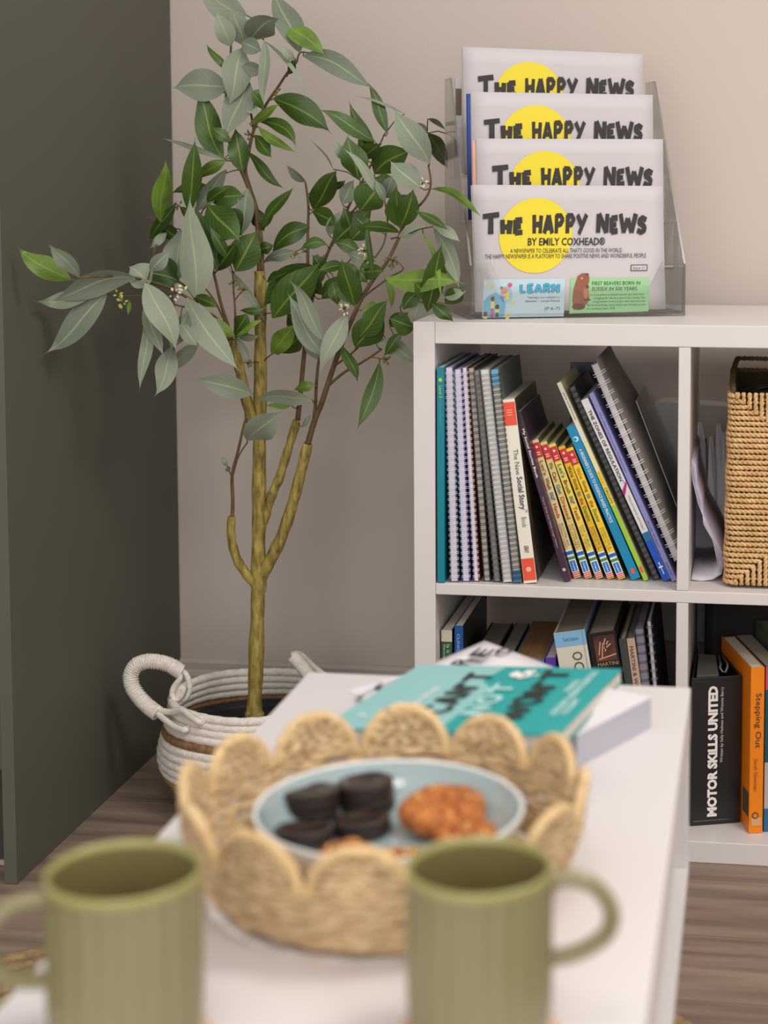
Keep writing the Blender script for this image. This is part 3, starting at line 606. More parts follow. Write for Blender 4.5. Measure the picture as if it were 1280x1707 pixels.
def newspaper(k, label, edge=None, xoff=0, full=False):
    ty, tz = tiers[k]
    tl = [rk(787, 308, .012), rk(794, 231, .06), rk(785, 153, .10), rk(771, 78, .15)][k]
    tr = [rk(1104, 310, .012), rk(1105, 232, .06), rk(1088, 158, .10), rk(1071, 90, .15)][k]
    yy_ = [.012, .06, .10, .15][k]
    zb = tz+.0035 if k else .0098
    W_ = tr[0]-tl[0]; H_ = (tl[1]+tr[1])/2-zb
    slant = (.0065 if k == 0 else .003)
    t = thing('newspaper', label, 'newspaper', M=MR@frame((tl[0]+slant, yy_, zb), (1, 0, 0), (0, 1, 0), (0, 0, 1)), group='folded newspapers in the acrylic stand')
    # body: folded stack with a rounded folded left edge, top corners follow the photographed outline
    n = 12; vs = []; fs = []
    def surf(u, v): return Vector((u*W_-slant*v, -.0004+.0005*math.sin(u*5.2+k)*v*v-.0002*math.sin(u*9+2*k)*v, v*(H_+(u-.5)*(tr[1]-tl[1]))))
    for i in range(n+1):
        for j in range(9): vs.append(surf(i/n, j/8))
    b = MB(); b.add(vs, [(i*9+j, (i+1)*9+j, (i+1)*9+j+1, i*9+j+1) for i in range(n) for j in range(8)])
    o = b.build('front_page', NWP, t, smooth=True); s_ = o.modifiers.new('s', 'SOLIDIFY'); s_.thickness = .0012; s_.offset = -1
    for q in range(3):
        MB().prism([(0.001*q-.0015, 0), (W_-.001-.001*q, 0), (W_-slant-.001-.001*q, H_-.0015-.001*q+(tr[1]-tl[1])*.5), (-slant+.001*q-.0015, H_-.001-.001*q-(tr[1]-tl[1])*.5)][::-1], .0025+q*.0022, .0042+q*.0022).build('inner_sheet', NWP if q else GREYN, t)
    if edge:
        b = MB(); b.tube([(-.003-slant*v*.9, .0045, H_*v*.985-(tr[1]-tl[1])*.5*v) for v in (0, .25, .5, .75, .85, 1)], .0026, 8, flat=1.4); b.build('coloured_back_page', edge, t, smooth=True)
    # printed design, in metres from the top left corner of the page (x right, y down is negative)
    M0 = frame((-slant, -.0014, H_), (1, 0, 0), (slant/H_, 0, 1), (0, -1, 0))
    s = .8879e-3
    def X(px): return (px-787)*s+xoff
    def Y(py): return -(py-308)*s
    low = -H_+.0
    disc(M0, X(893), Y(388), 60*s, SUN, t, 'printed_sun', 0, 48, clip=(low if not full else None))
    def ttl(word, x0, x1, y0=388, y1=350, sm=.74): lettering(word, M0, (X(x0), Y(y0), X(x1)-X(x0), Y(y1)-Y(y0)), INK, t, hand=True, zo=.0006, th=.31, name='headline', small=sm)
    ttl('The', 805, 871, 388, 350); ttl('HaPPY', 886, 978, 388, 352, .97); ttl('NeWs', 992, 1077, 388, 351, .8)
    if full:
        lettering('BY EMILY COXHEAD®', M0, (X(880), Y(404), 128*s, 13*s), INK, t, .02, zo=.0006)
        lettering("A NEWSPAPER TO CELEBRATE ALL THAT'S GOOD IN THE WORLD.", M0, (X(852), Y(415.5), 186*s, 7*s), INK, t, 0, zo=.0006)
        lettering('THE HAPPY NEWSPAPER IS A PLATFORM TO SHARE POSITIVE NEWS AND WONDERFUL PEOPLE', M0, (X(811), Y(424.5), 267*s, 7*s), INK, t, 0, zo=.0006)
        patch(M0, rect(X(1053), Y(446), 28*s, 10*s), INK, t, 'printed_box', .0004); patch(M0, rect(X(1054.2), Y(444.8), 25.4*s, 7.6*s), NWP, t, 'printed_box', .0006)
        lettering('Issue 11', M0, (X(1057), Y(443.5), 19*s, 5*s), mat('#6a6462'), t, 0, zo=.0009)
        lb = mat('#c3d8e0', .7); patch(M0, rect(X(810), Y(518), 134*s, 61*s), lb, t, 'printed_panel', .0003)
        patch(M0, [(X(811), Y(517)), (X(845), Y(517)), (X(848), Y(500)), (X(842), Y(485)), (X(830), Y(478)), (X(818), Y(484)), (X(811), Y(492))], mat('#79b9d6', .7), t, 'printed_wash', .0005)
        disc(M0, X(848), Y(482), 10*s, mat('#9fc6de', .7), t, 'printed_wash', .0005, 20, ry=14*s)
        cL = mat('#47aed2', .6)
        lettering('LEaRN', M0, (X(869), Y(481), 67*s, 17*s), mat('#20708f'), t, hand=True, zo=.0006, th=.36, small=1)
        lettering('LEaRN', M0, (X(869.6), Y(480.5), 65.5*s, 16*s), cL, t, hand=True, zo=.0009, th=.24, small=1)
        lettering('"Learning is not confined to a', M0, (X(882), Y(489.5), 54*s, 4.5*s), INK, t, 0, zo=.0006)
        lettering('classroom." - Lorraine Monroe', M0, (X(879), Y(494.5), 57*s, 4*s), INK, t, 0, zo=.0006)
        lettering('(P.6-7)', M0, (X(912), Y(509), 25*s, 6.5*s), INK, t, 0, zo=.0006)
        # little drawn children and faces
        sk = mat('#b9805a'); yl = mat('#e8d268'); pk = mat('#d2608f'); rd = mat('#e48a72'); dk_ = mat('#3a2c28')
        for cx, cy, hc, bc, lc, hh in ((826, 488, '#7b4a30', yl, pk, 27), (834, 501, '#5d3a2a', yl, mat('#4d6c7a'), 15), (815, 512, '#7b4a30', yl, yl, 9), (851, 514, '#e6d48a', yl, yl, 7)):
            disc(M0, X(cx), Y(cy), 3.3*s, mat(hc), t, 'printed_child', .0007, 12, ry=3.8*s)
            patch(M0, rect(X(cx-3), Y(cy+4+hh*.42), 6*s, hh*.4*s), bc, t, 'printed_child', .0007)
            if hh > 10: patch(M0, rect(X(cx-2.4), Y(min(cy+5+hh, 517.5)), 4.8*s, hh*.5*s), lc, t, 'printed_child', .0007)
        for cx, cy, r_, c_ in ((845, 475, 5, rd), (849, 481, 4.5, yl), (853.5, 466.5, 3.8, pk), (842, 487, 2.6, pk), (850, 488, 3.2, yl), (859, 495, 3, yl), (813.5, 464, 3, mat('#e8dcae')), (824.5, 468.5, 2.8, yl), (840, 471, 2.5, mat('#6f8f5a'))):
            disc(M0, X(cx), Y(cy), r_*s, c_, t, 'printed_figure', .0009, 12); 
        gp = mat('#9fd09a', .7)
        patch(M0, [(X(953), Y(514)), (X(1086), Y(512)), (X(1084), Y(457)), (X(953), Y(457))], gp, t, 'printed_panel', .0003)
        bv1 = mat('#9a5f45'); bv2 = mat('#6d4334')
        patch(M0, [(X(x), Y(y)) for x, y in ((960, 508), (957, 492), (958, 476), (961, 464), (965, 453), (972, 449), (981, 449), (984, 455), (984, 463), (981, 470), (984, 478), (985, 490), (982, 499), (972, 503))], bv1, t, 'printed_beaver', .0007)
        disc(M0, X(968), Y(502.5), 11*s, bv2, t, 'printed_beaver', .0010, 20, ry=5.5*s); disc(M0, X(971.5), Y(457), 1.8*s, mat('#dca486'), t, 'printed_beaver', .0011, 10)
        disc(M0, X(979), Y(481), 4.5*s, mat('#c08058'), t, 'printed_beaver', .0010, 16, ry=9*s); disc(M0, X(980), Y(451), 3.2*s, bv2, t, 'printed_beaver', .0010, 10, ry=1.5*s); disc(M0, X(981), Y(471), 3*s, bv2, t, 'printed_beaver', .0012, 10)
        patch(M0, rect(X(976), Y(493), 11*s, 2.4*s), bv2, t, 'printed_beaver', .0012)
        lettering('FIRST BEAVERS BORN IN', M0, (X(989), Y(468.5), 81*s, 6*s), INK, t, .004, zo=.0006)
        lettering('SUSSEX IN 500 YEARS', M0, (X(989), Y(477.5), 76*s, 6*s), INK, t, .004, zo=.0006)
        g2 = mat('#4a5a44')
        for i, (l_, x0, w_) in enumerate((('In a triumphant comeback beavers have been born', 987, 90), ('in England for the first time in the county. The', 992, 87), ('young beavers, known as kits, were welcomed into', 991, 89), ("the world at Knepp Castle Estate near Horsham as part", 982, 99), ('of a rewilding project. (P28)', 982, 47))):
            lettering(l_, M0, (X(x0), Y(486.5+i*5.6), w_*s, 4.4*s), g2, t, 0, zo=.0006)
    return t
newspaper(0, 'front newspaper, full page showing blue learn panel and green beaver panel', None, 0, True)
newspaper(1, 'newspaper in the second tier from the front, pinkish left edge', mat('#e0a894', .7), .007)
newspaper(2, 'newspaper in the third tier from the front, with a blue left edge', mat('#2f4a9a', .6), .003)
newspaper(3, 'rearmost and highest newspaper in the acrylic stand', None, .007)
t = thing('white_card', 'white card with a brown patch poking up behind the rearmost newspaper at left', 'card', M=MR@Matrix.Translation((.012, .172, .206)))
x0, z0 = rk(757, 125, .17); x1, z1 = rk(776, 190, .17)
MB().box(x0-.012+.002, x1-.012+.05, 0, .004, 0, z0-.206-.004).build('card', PAPER, t)
MB().box(x0-.012+.0025, x1-.012-.006, -.0006, -.0001, z1-.206-.002, z0-.206-.02).build('printed_photo', mat('#7d6a58', .6), t)
# ================================================================== PLANT BASKET
PX, PY = -.2835, .165
pc = Vector((PX, PY, 0))
pot = thing('rope_planter', 'round cream cotton-rope basket with a tan band and looped handles, holding the tree', 'basket', (PX, PY, 0))
COT = mat('#e2d8cd', .9, noise=120, h2='#f7f0e7', bump=(420, .8), stretch=(1, 1, 2.2)); TAN = mat('#8a6b48', .9, noise=90, h2='#ab8a62', bump=(320, .9))
BRN = mat('#7d5a3e', .9, noise=140, h2='#a07a58', bump=(420, .9))
prof = [(.093, .006), (.108, .016), (.119, .027), (.128, .038), (.135, .049), (.1395, .060), (.142, .071), (.1425, .082), (.141, .093), (.1385, .104), (.135, .115), (.131, .126), (.128, .137), (.126, .148), (.1255, .159)]
for i, (r, z) in enumerate(prof):
    m_ = TAN if i < 5 else BRN if i == 10 else COT
    b = MB(); n = 96
    rr = .0066
    b.tube([(PX+r*math.cos(2*math.pi*k/n)*(1+.006*math.sin(k*.4+i)), PY+r*math.sin(2*math.pi*k/n), z+.0012*math.sin(k*.26+i*.3)) for k in range(n)], [rr*(1+.07*math.sin(k*2*math.pi/3.0)) for k in range(n)], 8, closed=True)
    o = b.build('rope_coil', m_, pot, smooth=True, world=True)
    if i == 10: o['label'] = 'brown jute coil band'
    if i < 5: o['label'] = 'tan jute lower coil'
ip = thing('inner_pot', 'black plastic inner pot filled with dark potting mix inside the rope basket', 'pot', (PX, PY, .01))
MB().lathe([(.075, .012), (.105, .10), (.112, .118), (.108, .118), (.100, .108)], pc, 40).build('pot_wall', BLACK, ip, smooth=True, world=True)
MB().lathe([(.001, .116), (.05, .114), (.101, .109)], pc, 40, mod=lambda a, i: 1).build('soil', mat('#1c1a18', .95, bump=(120, 1)), ip, smooth=True, world=True)
def hand(pts, r, m_, name, parent, n=10, seg=6):
    # smooth polyline (Catmull-Rom)
    P_ = [Vector(p) for p in pts]; out = []
    for i in range(len(P_)-1):
        p0 = P_[max(0, i-1)]; p1 = P_[i]; p2 = P_[i+1]; p3 = P_[min(len(P_)-1, i+2)]
        for k in range(seg):
            t_ = k/seg; out.append(.5*((2*p1)+(p2-p0)*t_+(2*p0-5*p1+4*p2-p3)*t_*t_+(3*p1-p0-3*p2+p3)*t_**3))
    out.append(P_[-1])
    b = MB(); rr = r if not callable(r) else [r(i/len(out)) for i in range(len(out))]
    b.tube(out, rr, n); return b.build(name, m_, parent, smooth=True, world=True)
def hp(lst, y): return [at(a, b_, y=(y if len(q) < 1 else q[0])) for a, b_, *q in lst]
hL = [(300, 1119), (285, 1109), (265, 1103), (243, 1102), (226, 1109), (217, 1125), (220, 1145), (232, 1163), (247, 1178), (262, 1189)]
wrap = hand([at(a, c, y=.12-.004*i) for i, (a, c) in enumerate(hL)], .0108, COT, 'wrapped_handle', pot, 12)
b = MB()
for k in range(44):
    s = k/43*(len(hL)-1); i = min(int(s), len(hL)-2); q = s-i
    A = at(*hL[i], y=.12-.004*i); B_ = at(*hL[i+1], y=.12-.004*(i+1)); c_ = A.lerp(B_, q); tg = (B_-A).normalized(); u1 = tg.cross(Vector((0, 1, 0))).normalized(); u2 = tg.cross(u1)
    b.tube([c_+u1*(.0109*math.cos(a))+u2*(.0109*math.sin(a)) for a in [2*math.pi*j/12 for j in range(12)]], .0014, 4, closed=True)
b.build('handle_wrapping', COT, pot, smooth=True, world=True)
hand([at(*p[:2], y=p[2]) for p in ((261, 1187, .085), (275, 1200, .07), (292, 1212, .052), (308, 1217, .040), (313, 1213, .05))], .0048, COT, 'handle_cord', pot, 8)
hand([at(*p[:2], y=p[2]) for p in ((263, 1183, .085), (283, 1187, .075), (303, 1184, .060), (316, 1193, .045), (333, 1204, .035), (338, 1200, .05))], .0048, COT, 'handle_cord', pot, 8)
hand([at(*p, y=.125) for p in ((296, 1116), (310, 1124), (316, 1145), (311, 1162), (303, 1168))], .0045, COT, 'handle_cord', pot, 8)
hand([at(*p, y=.115) for p in ((296, 1118), (300, 1130), (290, 1145), (287, 1158), (294, 1166), (302, 1160), (306, 1148), (300, 1150), (293, 1170), (291, 1190))], .0045, COT, 'handle_cord', pot, 8)
hand([at(*p, y=.20) for p in ((487, 1093), (498, 1104), (511, 1120), (524, 1138), (534, 1153))], lambda s: .0108, COT, 'wrapped_handle', pot, 12)
hand([at(*p, y=.22) for p in ((487, 1093), (500, 1092), (522, 1112), (545, 1132), (556, 1158))], .0060, COT, 'handle_cord', pot, 8)
# ================================================================== EUCALYPTUS TREE
tree = thing('artificial_eucalyptus', 'tall branching eucalyptus plant with mixed green and grey leaves standing in the rope basket', 'plant', (PX, PY, .115))
BARK = mat('#6b5a2c', .8, noise=140, h2='#b9a657', bump=(260, 1), stretch=(1, 1, .3))
TWIG = mat('#5a4334', .7, noise=60, h2='#75603f')
def pth(lst): return [at(a, b_, y=y_) for a, b_, y_ in lst]
def knob(r, am=.06): return lambda s: r(s)*(1+am*math.sin(s*37)+am*.6*math.sin(s*83+1))
tY = .165
trunk = pth([(424, 1206, tY), (424, 1180, tY), (426, 1130, tY), (428, 1060, tY), (430, 990, tY), (431, 920, tY), (431, 850, tY), (432, 780, tY), (433, 700, tY), (434, 620, tY), (434, 540, tY), (434, 480, tY), (433, 452, tY)])
hand(trunk, knob(lambda s: (.0165 if s < .02 else .0145 if s < .07 else .0120-.0035*s)), BARK, 'trunk', tree, 14, 8)
hand(pth([(431, 980, tY), (415, 962, tY-.004), (398, 938, tY-.008), (388, 910, tY-.012), (385, 885, tY-.014), (386, 861, tY-.015)]), knob(lambda s: .0078-.0018*s), BARK, 'branch', tree, 12)
hand(pth([(432, 984, tY+.007), (437, 958, tY), (455, 925, tY-.006), (473, 885, tY-.012), (489, 835, tY-.018), (502, 785, tY-.024), (513, 740, tY-.03)]), knob(lambda s: .0104-.0030*s), BARK, 'branch', tree, 12)
hand(pth([(432, 892, tY), (441, 862, tY+.006), (453, 825, tY+.012), (466, 795, tY+.018), (480, 750, tY+.024), (495, 700, tY+.03)]), knob(lambda s: .0080-.0016*s, .1), BARK, 'branch', tree, 12)
hand(pth([(424, 720, tY-.004), (417, 690, tY-.012), (408, 655, tY-.02), (397, 605, tY-.028), (387, 566, tY-.034)]), knob(lambda s: .0092-.0022*s), BARK, 'branch', tree, 12)
TW = []   # sampled twig points (px, py, y)
def twig(pts, r0, r1):
    o = hand(pth(pts), lambda s: r0+(r1-r0)*s, TWIG, 'twig', tree, 6, 5)
    for i in range(len(pts)-1):
        for k in range(5):
            q = k/5; TW.append(tuple(pts[i][j]+(pts[i+1][j]-pts[i][j])*q for j in range(3)))
    TW.append(pts[-1])
y0 = tY
twig([(387, 862, .15), (388, 835, .147), (387, 792, .142), (396, 755, .136), (405, 715, .13), (410, 690, .128), (402, 665, .126)], .0030, .0014)
twig([(389, 790, .14), (398, 760, .13), (412, 738, .12)], .0012, .001); twig([(388, 800, .142), (382, 785, .14), (378, 775, .138)], .0011, .0009)
twig([(432, 454, y0), (432, 420, y0), (428, 370, .16), (422, 335, .155), (409, 300, .15), (400, 280, .145), (388, 250, .14), (378, 222, .14), (376, 180, .14), (378, 150, .14), (383, 110, .145), (385, 78, .15), (384, 55, .15)], .0036, .0014)
twig([(437, 454, y0), (435, 400, y0), (428, 350, .165), (417, 315, .165), (409, 285, .165), (413, 262, .16), (423, 217, .155), (442, 177, .15), (464, 144, .145), (480, 120, .14), (495, 103, .14)], .0036, .0016)
twig([(423, 217, .155), (415, 170, .15), (405, 125, .145), (408, 80, .14), (420, 55, .135), (432, 42, .13)], .002, .0012)
twig([(495, 103, .14), (500, 88, .14), (515, 88, .138)], .0014, .001); twig([(404, 283, .15), (392, 284, .14), (378, 288, .135)], .0012, .001)
twig([(387, 566, .13), (379, 540, .128), (368, 505, .12), (360, 470, .115), (352, 440, .11), (340, 400, .11), (330, 370, .11)], .0028, .0014)
twig([(384, 556, .13), (372, 530, .115), (357, 500, .10), (340, 478, .09)], .0018, .001)
twig([(391, 558, .13), (392, 520, .125), (389, 480, .12), (388, 452, .12)], .0018, .001); twig([(392, 500, .122), (402, 487, .12), (412, 482, .118)], .001, .0008)
twig([(383, 566, .13), (362, 548, .115), (340, 520, .09), (318, 500, .06), (298, 488, .04), (270, 475, .01), (245, 468, -.01), (220, 462, -.045), (190, 460, -.085), (160, 461, -.12), (132, 463, -.155)], .0032, .0012)
twig([(383, 562, .13), (366, 535, .11), (345, 520, .09), (310, 512, .05), (282, 505, .03), (250, 492, 0), (212, 494, -.04), (185, 488, -.07)], .0018, .001)
twig([(330, 505, .075), (310, 478, .06), (285, 462, .06), (265, 440, .08), (256, 420, .10), (268, 398, .13), (280, 388, .15), (265, 374, .15), (248, 362, .15)], .0018, .001)
twig([(513, 740, .135), (524, 702, .13), (536, 672, .12), (548, 635, .11), (560, 600, .10), (575, 560, .09), (590, 525, .08), (604, 495, .07), (625, 462, .06), (643, 440, .05), (662, 403, .04), (672, 378, .03), (690, 352, .02), (706, 335, .01), (716, 318, .005), (718, 300, 0), (714, 275, 0)], .0048, .0012)
twig([(523, 700, .13), (526, 670, .125), (528, 630, .12), (533, 595, .11), (548, 570, .10), (560, 548, .095), (575, 535, .09)], .0028, .0012)
twig([(545, 645, .115), (572, 622, .10), (600, 606, .09), (625, 590, .08), (650, 570, .07), (668, 555, .06), (690, 538, .04)], .0022, .001)
twig([(616, 595, .085), (630, 597, .08), (645, 600, .078)], .0009, .0008); twig([(557, 610, .10), (585, 590, .08), (610, 565, .06), (625, 548, .05)], .0018, .001)
twig([(600, 500, .075), (625, 480, .05), (650, 462, .02), (672, 448, 0), (655, 430, 0)], .0014, .001); twig([(652, 398, .045), (675, 392, .01), (700, 382, -.03), (722, 378, -.05)], .0012, .001)
twig([(672, 528, .02), (668, 510, .015), (690, 500, .0), (720, 512, -.02)], .0012, .001)
twig([(496, 700, .195), (500, 665, .195), (505, 610, .195), (510, 555, .19), (513, 500, .19), (513, 440, .19), (513, 390, .19), (514, 345, .19), (510, 310, .19), (508, 302, .19)], .0042, .0012)
twig([(513, 548, .19), (520, 500, .18), (533, 460, .17), (545, 425, .17), (558, 395, .165), (572, 365, .16), (588, 330, .155), (602, 305, .15), (615, 282, .15), (625, 260, .15), (640, 225, .15)], .003, .0012)
twig([(602, 305, .15), (640, 290, .16), (670, 255, .17), (700, 232, .18), (712, 222, .19)], .0016, .001); twig([(572, 365, .16), (597, 340, .13), (600, 300, .12)], .0016, .001)
twig([(590, 505, .08), (600, 470, .09), (612, 455, .09), (625, 430, .09), (640, 405, .09), (646, 370, .09)], .0016, .001)
twig([(533, 462, .17), (550, 450, .15), (570, 440, .13), (580, 438, .12)], .0014, .001); twig([(434, 545, .165), (440, 525, .15), (453, 522, .145)], .0011, .0009); twig([(436, 605, .165), (448, 594, .15), (458, 588, .14)], .0011, .0009)
# ---- leaf material: glossy green upper side, glaucous grey underside, paler midrib
lm = bpy.data.materials.new('leaf'); lm.use_nodes = True; nt = lm.node_tree; N = nt.nodes; L = nt.links
pb = N['Principled BSDF']; uvn = N.new('ShaderNodeUVMap'); sep = N.new('ShaderNodeSeparateXYZ'); L.new(uvn.outputs[0], sep.inputs[0])
at_ = N.new('ShaderNodeObjectInfo')
def mixc(fac, a, b_):
    n = N.new('ShaderNodeMix'); n.data_type = 'RGBA'
    for sck, v in ((n.inputs['Factor'], fac), (n.inputs['A'], a), (n.inputs['B'], b_)):
        if hasattr(v, 'links'): L.new(v, sck)
        else: sck.default_value = v
    return n.outputs['Result']
def mth(op, a, b_=0, c_=0):
    n = N.new('ShaderNodeMath'); n.operation = op
    for i, v in enumerate((a, b_, c_)):
        if hasattr(v, 'links'): L.new(v, n.inputs[i])
        else: n.inputs[i].default_value = v
    return n.outputs[0]
geo = N.new('ShaderNodeNewGeometry')
du = mth('ABSOLUTE', mth('SUBTRACT', sep.outputs[0], .5))
rib = N.new('ShaderNodeMapRange'); rib.inputs[1].default_value = .012; rib.inputs[2].default_value = .05; rib.inputs[3].default_value = 1; rib.inputs[4].default_value = 0; L.new(du, rib.inputs[0])
# side veins: stripes slanting from the midrib
vs_ = mth('SUBTRACT', mth('MULTIPLY', sep.outputs[1], 26), mth('MULTIPLY', du, 18)); vn = mth('POWER', mth('ABSOLUTE', mth('SINE', vs_)), 14)
nz = N.new('ShaderNodeTexNoise'); nz.inputs['Scale'].default_value = 38; tcn = N.new('ShaderNodeTexCoord'); L.new(tcn.outputs['Object'], nz.inputs['Vector'])
young = N.new('ShaderNodeObjectInfo').outputs['Color']
top = mixc(nz.outputs[0], lin('#2c4218'), young)
top = mixc(mth('MULTIPLY', vn, .09), top, lin('#8ba24f')); top = mixc(mth('MULTIPLY', rib.outputs[0], .6), top, lin('#8ea046'))
und = mixc(at_.outputs['Random'], lin('#6f7a68'), lin('#929c87')); und = mixc(mth('MULTIPLY', nz.outputs[0], .5), und, lin('#7c8672'))
und = mixc(mth('MULTIPLY', vn, .08), und, lin('#a8b198')); und = mixc(mth('MULTIPLY', rib.outputs[0], .55), und, lin('#b3bb90'))
L.new(mixc(geo.outputs['Backfacing'], top, und), pb.inputs['Base Color'])
rg_ = mth('MULTIPLY_ADD', geo.outputs['Backfacing'], .28, .40); L.new(rg_, pb.inputs['Roughness']); pb.inputs['Specular IOR Level'].default_value = .4
bmp = N.new('ShaderNodeBump'); bmp.inputs['Strength'].default_value = .22; bmp.inputs['Distance'].default_value = .001
L.new(mth('ADD', mth('MULTIPLY', vn, -.5), mth('MULTIPLY', rib.outputs[0], -1)), bmp.inputs['Height']); L.new(bmp.outputs[0], pb.inputs['Normal'])
YOUNG = {'G': '#7fa03c', 'g': '#46641f', 'd': '#34501c', 's': '#46641f', 'S': '#46641f'}
def leaf(bx, by, tx, ty, wpx, kind, bend=0, yb=None, yt=None, roll=None, tip=None):
    near = min(TW, key=lambda q: (q[0]-bx)**2+(q[1]-by)**2); nd = math.hypot(near[0]-bx, near[1]-by)
    if yb is None: yb = near[2]-random.uniform(.0, .03)-(.012 if kind in 'SG' else 0)+(.02 if kind == 'd' else 0)
    if yt is None: yt = yb+random.uniform(-.035, .015)
    ex_ = .07 if wpx > 12 else 0; tx += (tx-bx)*ex_; ty += (ty-by)*ex_+.03*wpx
    L2 = math.hypot(tx-bx, ty-by); dx, dy = (tx-bx)/L2, (ty-by)/L2; nx, ny = -dy, dx
    if ny > 0: nx, ny = -nx, -ny
    n = 14; P_ = []; sb = random.uniform(-.05, .05)*L2
    for i in range(n+1):
        s = i/n; q = 4*s*(1-s)*bend+math.sin(s*6.28)*sb*.5
        px = bx+(tx-bx)*s+nx*q; py = by+(ty-by)*s+ny*q; yy_ = yb+(yt-yb)*s-.006*math.sin(math.pi*s)
        p = at(px, py, y=yy_)
        if p.x < -.490:  # keep clear of the cupboard side
            p = at(px, py, x=-.488)
        P_.append(p)
    W_ = wpx*(P_[n//2]-CAM).dot(_f)/F_PX
    roll = math.radians(random.uniform(-32, 32)) if roll is None else math.radians(roll)
    hw = W_*1.13/2/math.cos(roll*.8); tw = math.radians(random.uniform(-26, 26)); fold = random.uniform(.12, .30)*hw
    b = MB(); uv = []; rows = []
    cols = (-1, -.55, 0, .55, 1)
    for i, p in enumerate(P_):
        s = i/n; tg = (P_[min(n, i+1)]-P_[max(0, i-1)]).normalized(); vw = (CAM-p).normalized()
        side_ = tg.cross(vw).normalized(); nr = side_.cross(tg).normalized()
        rl = roll+tw*(s-.5)*2; sd = side_*math.cos(rl)+nr*math.sin(rl); nn_ = sd.cross(tg).normalized()
        if nn_.dot(vw) < 0: nn_ = -nn_
        u__ = min(1, s/.93); pr = max(0.0, math.sin(math.pi*u__**(.86 if wpx > 30 else .92)))**.95*(1-.10*s) if 0 < s < 1 else 0
        if s > .8: pr = max(pr*.82, .07*(1-s)/.2)
        pr = max(pr, .035 if s < .5 else .0)
        wv = (math.sin(s*8+bx)*.11+math.sin(s*3.1+by)*.10)*hw
        for c in cols:
            b.v.append(p+sd*(hw*pr*c)-nn_*(fold*pr*abs(c)*(1.2-.4*abs(c)))*(-1 if kind in 'sS' else 1)+nn_*wv*c*pr); uv.append((.5+c*.5, s))
    green = kind in 'gGd'
    for i in range(n):
        for c in range(4):
            a = i*5+c; f = [a, a+1, a+6, a+5]; b.f.append(f); b.m.append(0)
    # orientation of the winding decides which side faces the room
    f0 = b.f[n//2*4+1]; nrm = (b.v[f0[1]]-b.v[f0[0]]).cross(b.v[f0[2]]-b.v[f0[0]]); facing = nrm.dot(CAM-P_[n//2]) > 0
    if facing != green:
        b.f = [f[::-1] for f in b.f]
    nleaf = len(b.f)
    # stalk to the nearest twig
    tp = at(near[0], near[1], y=near[2]); r_ = .0009
    if 3 < nd < 60:
        mid = (tp+P_[0])/2+Vector((0, 0, -.003 if nd < 20 else .004)); b.tube([tp, mid, P_[0]], r_, 4, mi=1)
    o = b.build('leaf', [lm, TWIG], tree, smooth=True, world=True)
    ul = o.data.uv_layers.new(name='UVMap')
    for p_ in o.data.polygons[:nleaf]:
        for li in p_.loop_indices: ul.data[li].uv = uv[o.data.loops[li].vertex_index]
    c = lin(YOUNG[kind]); k_ = random.uniform(.85, 1.2); o.color = (c[0]*k_, c[1]*k_, c[2]*k_, 1)
    return o
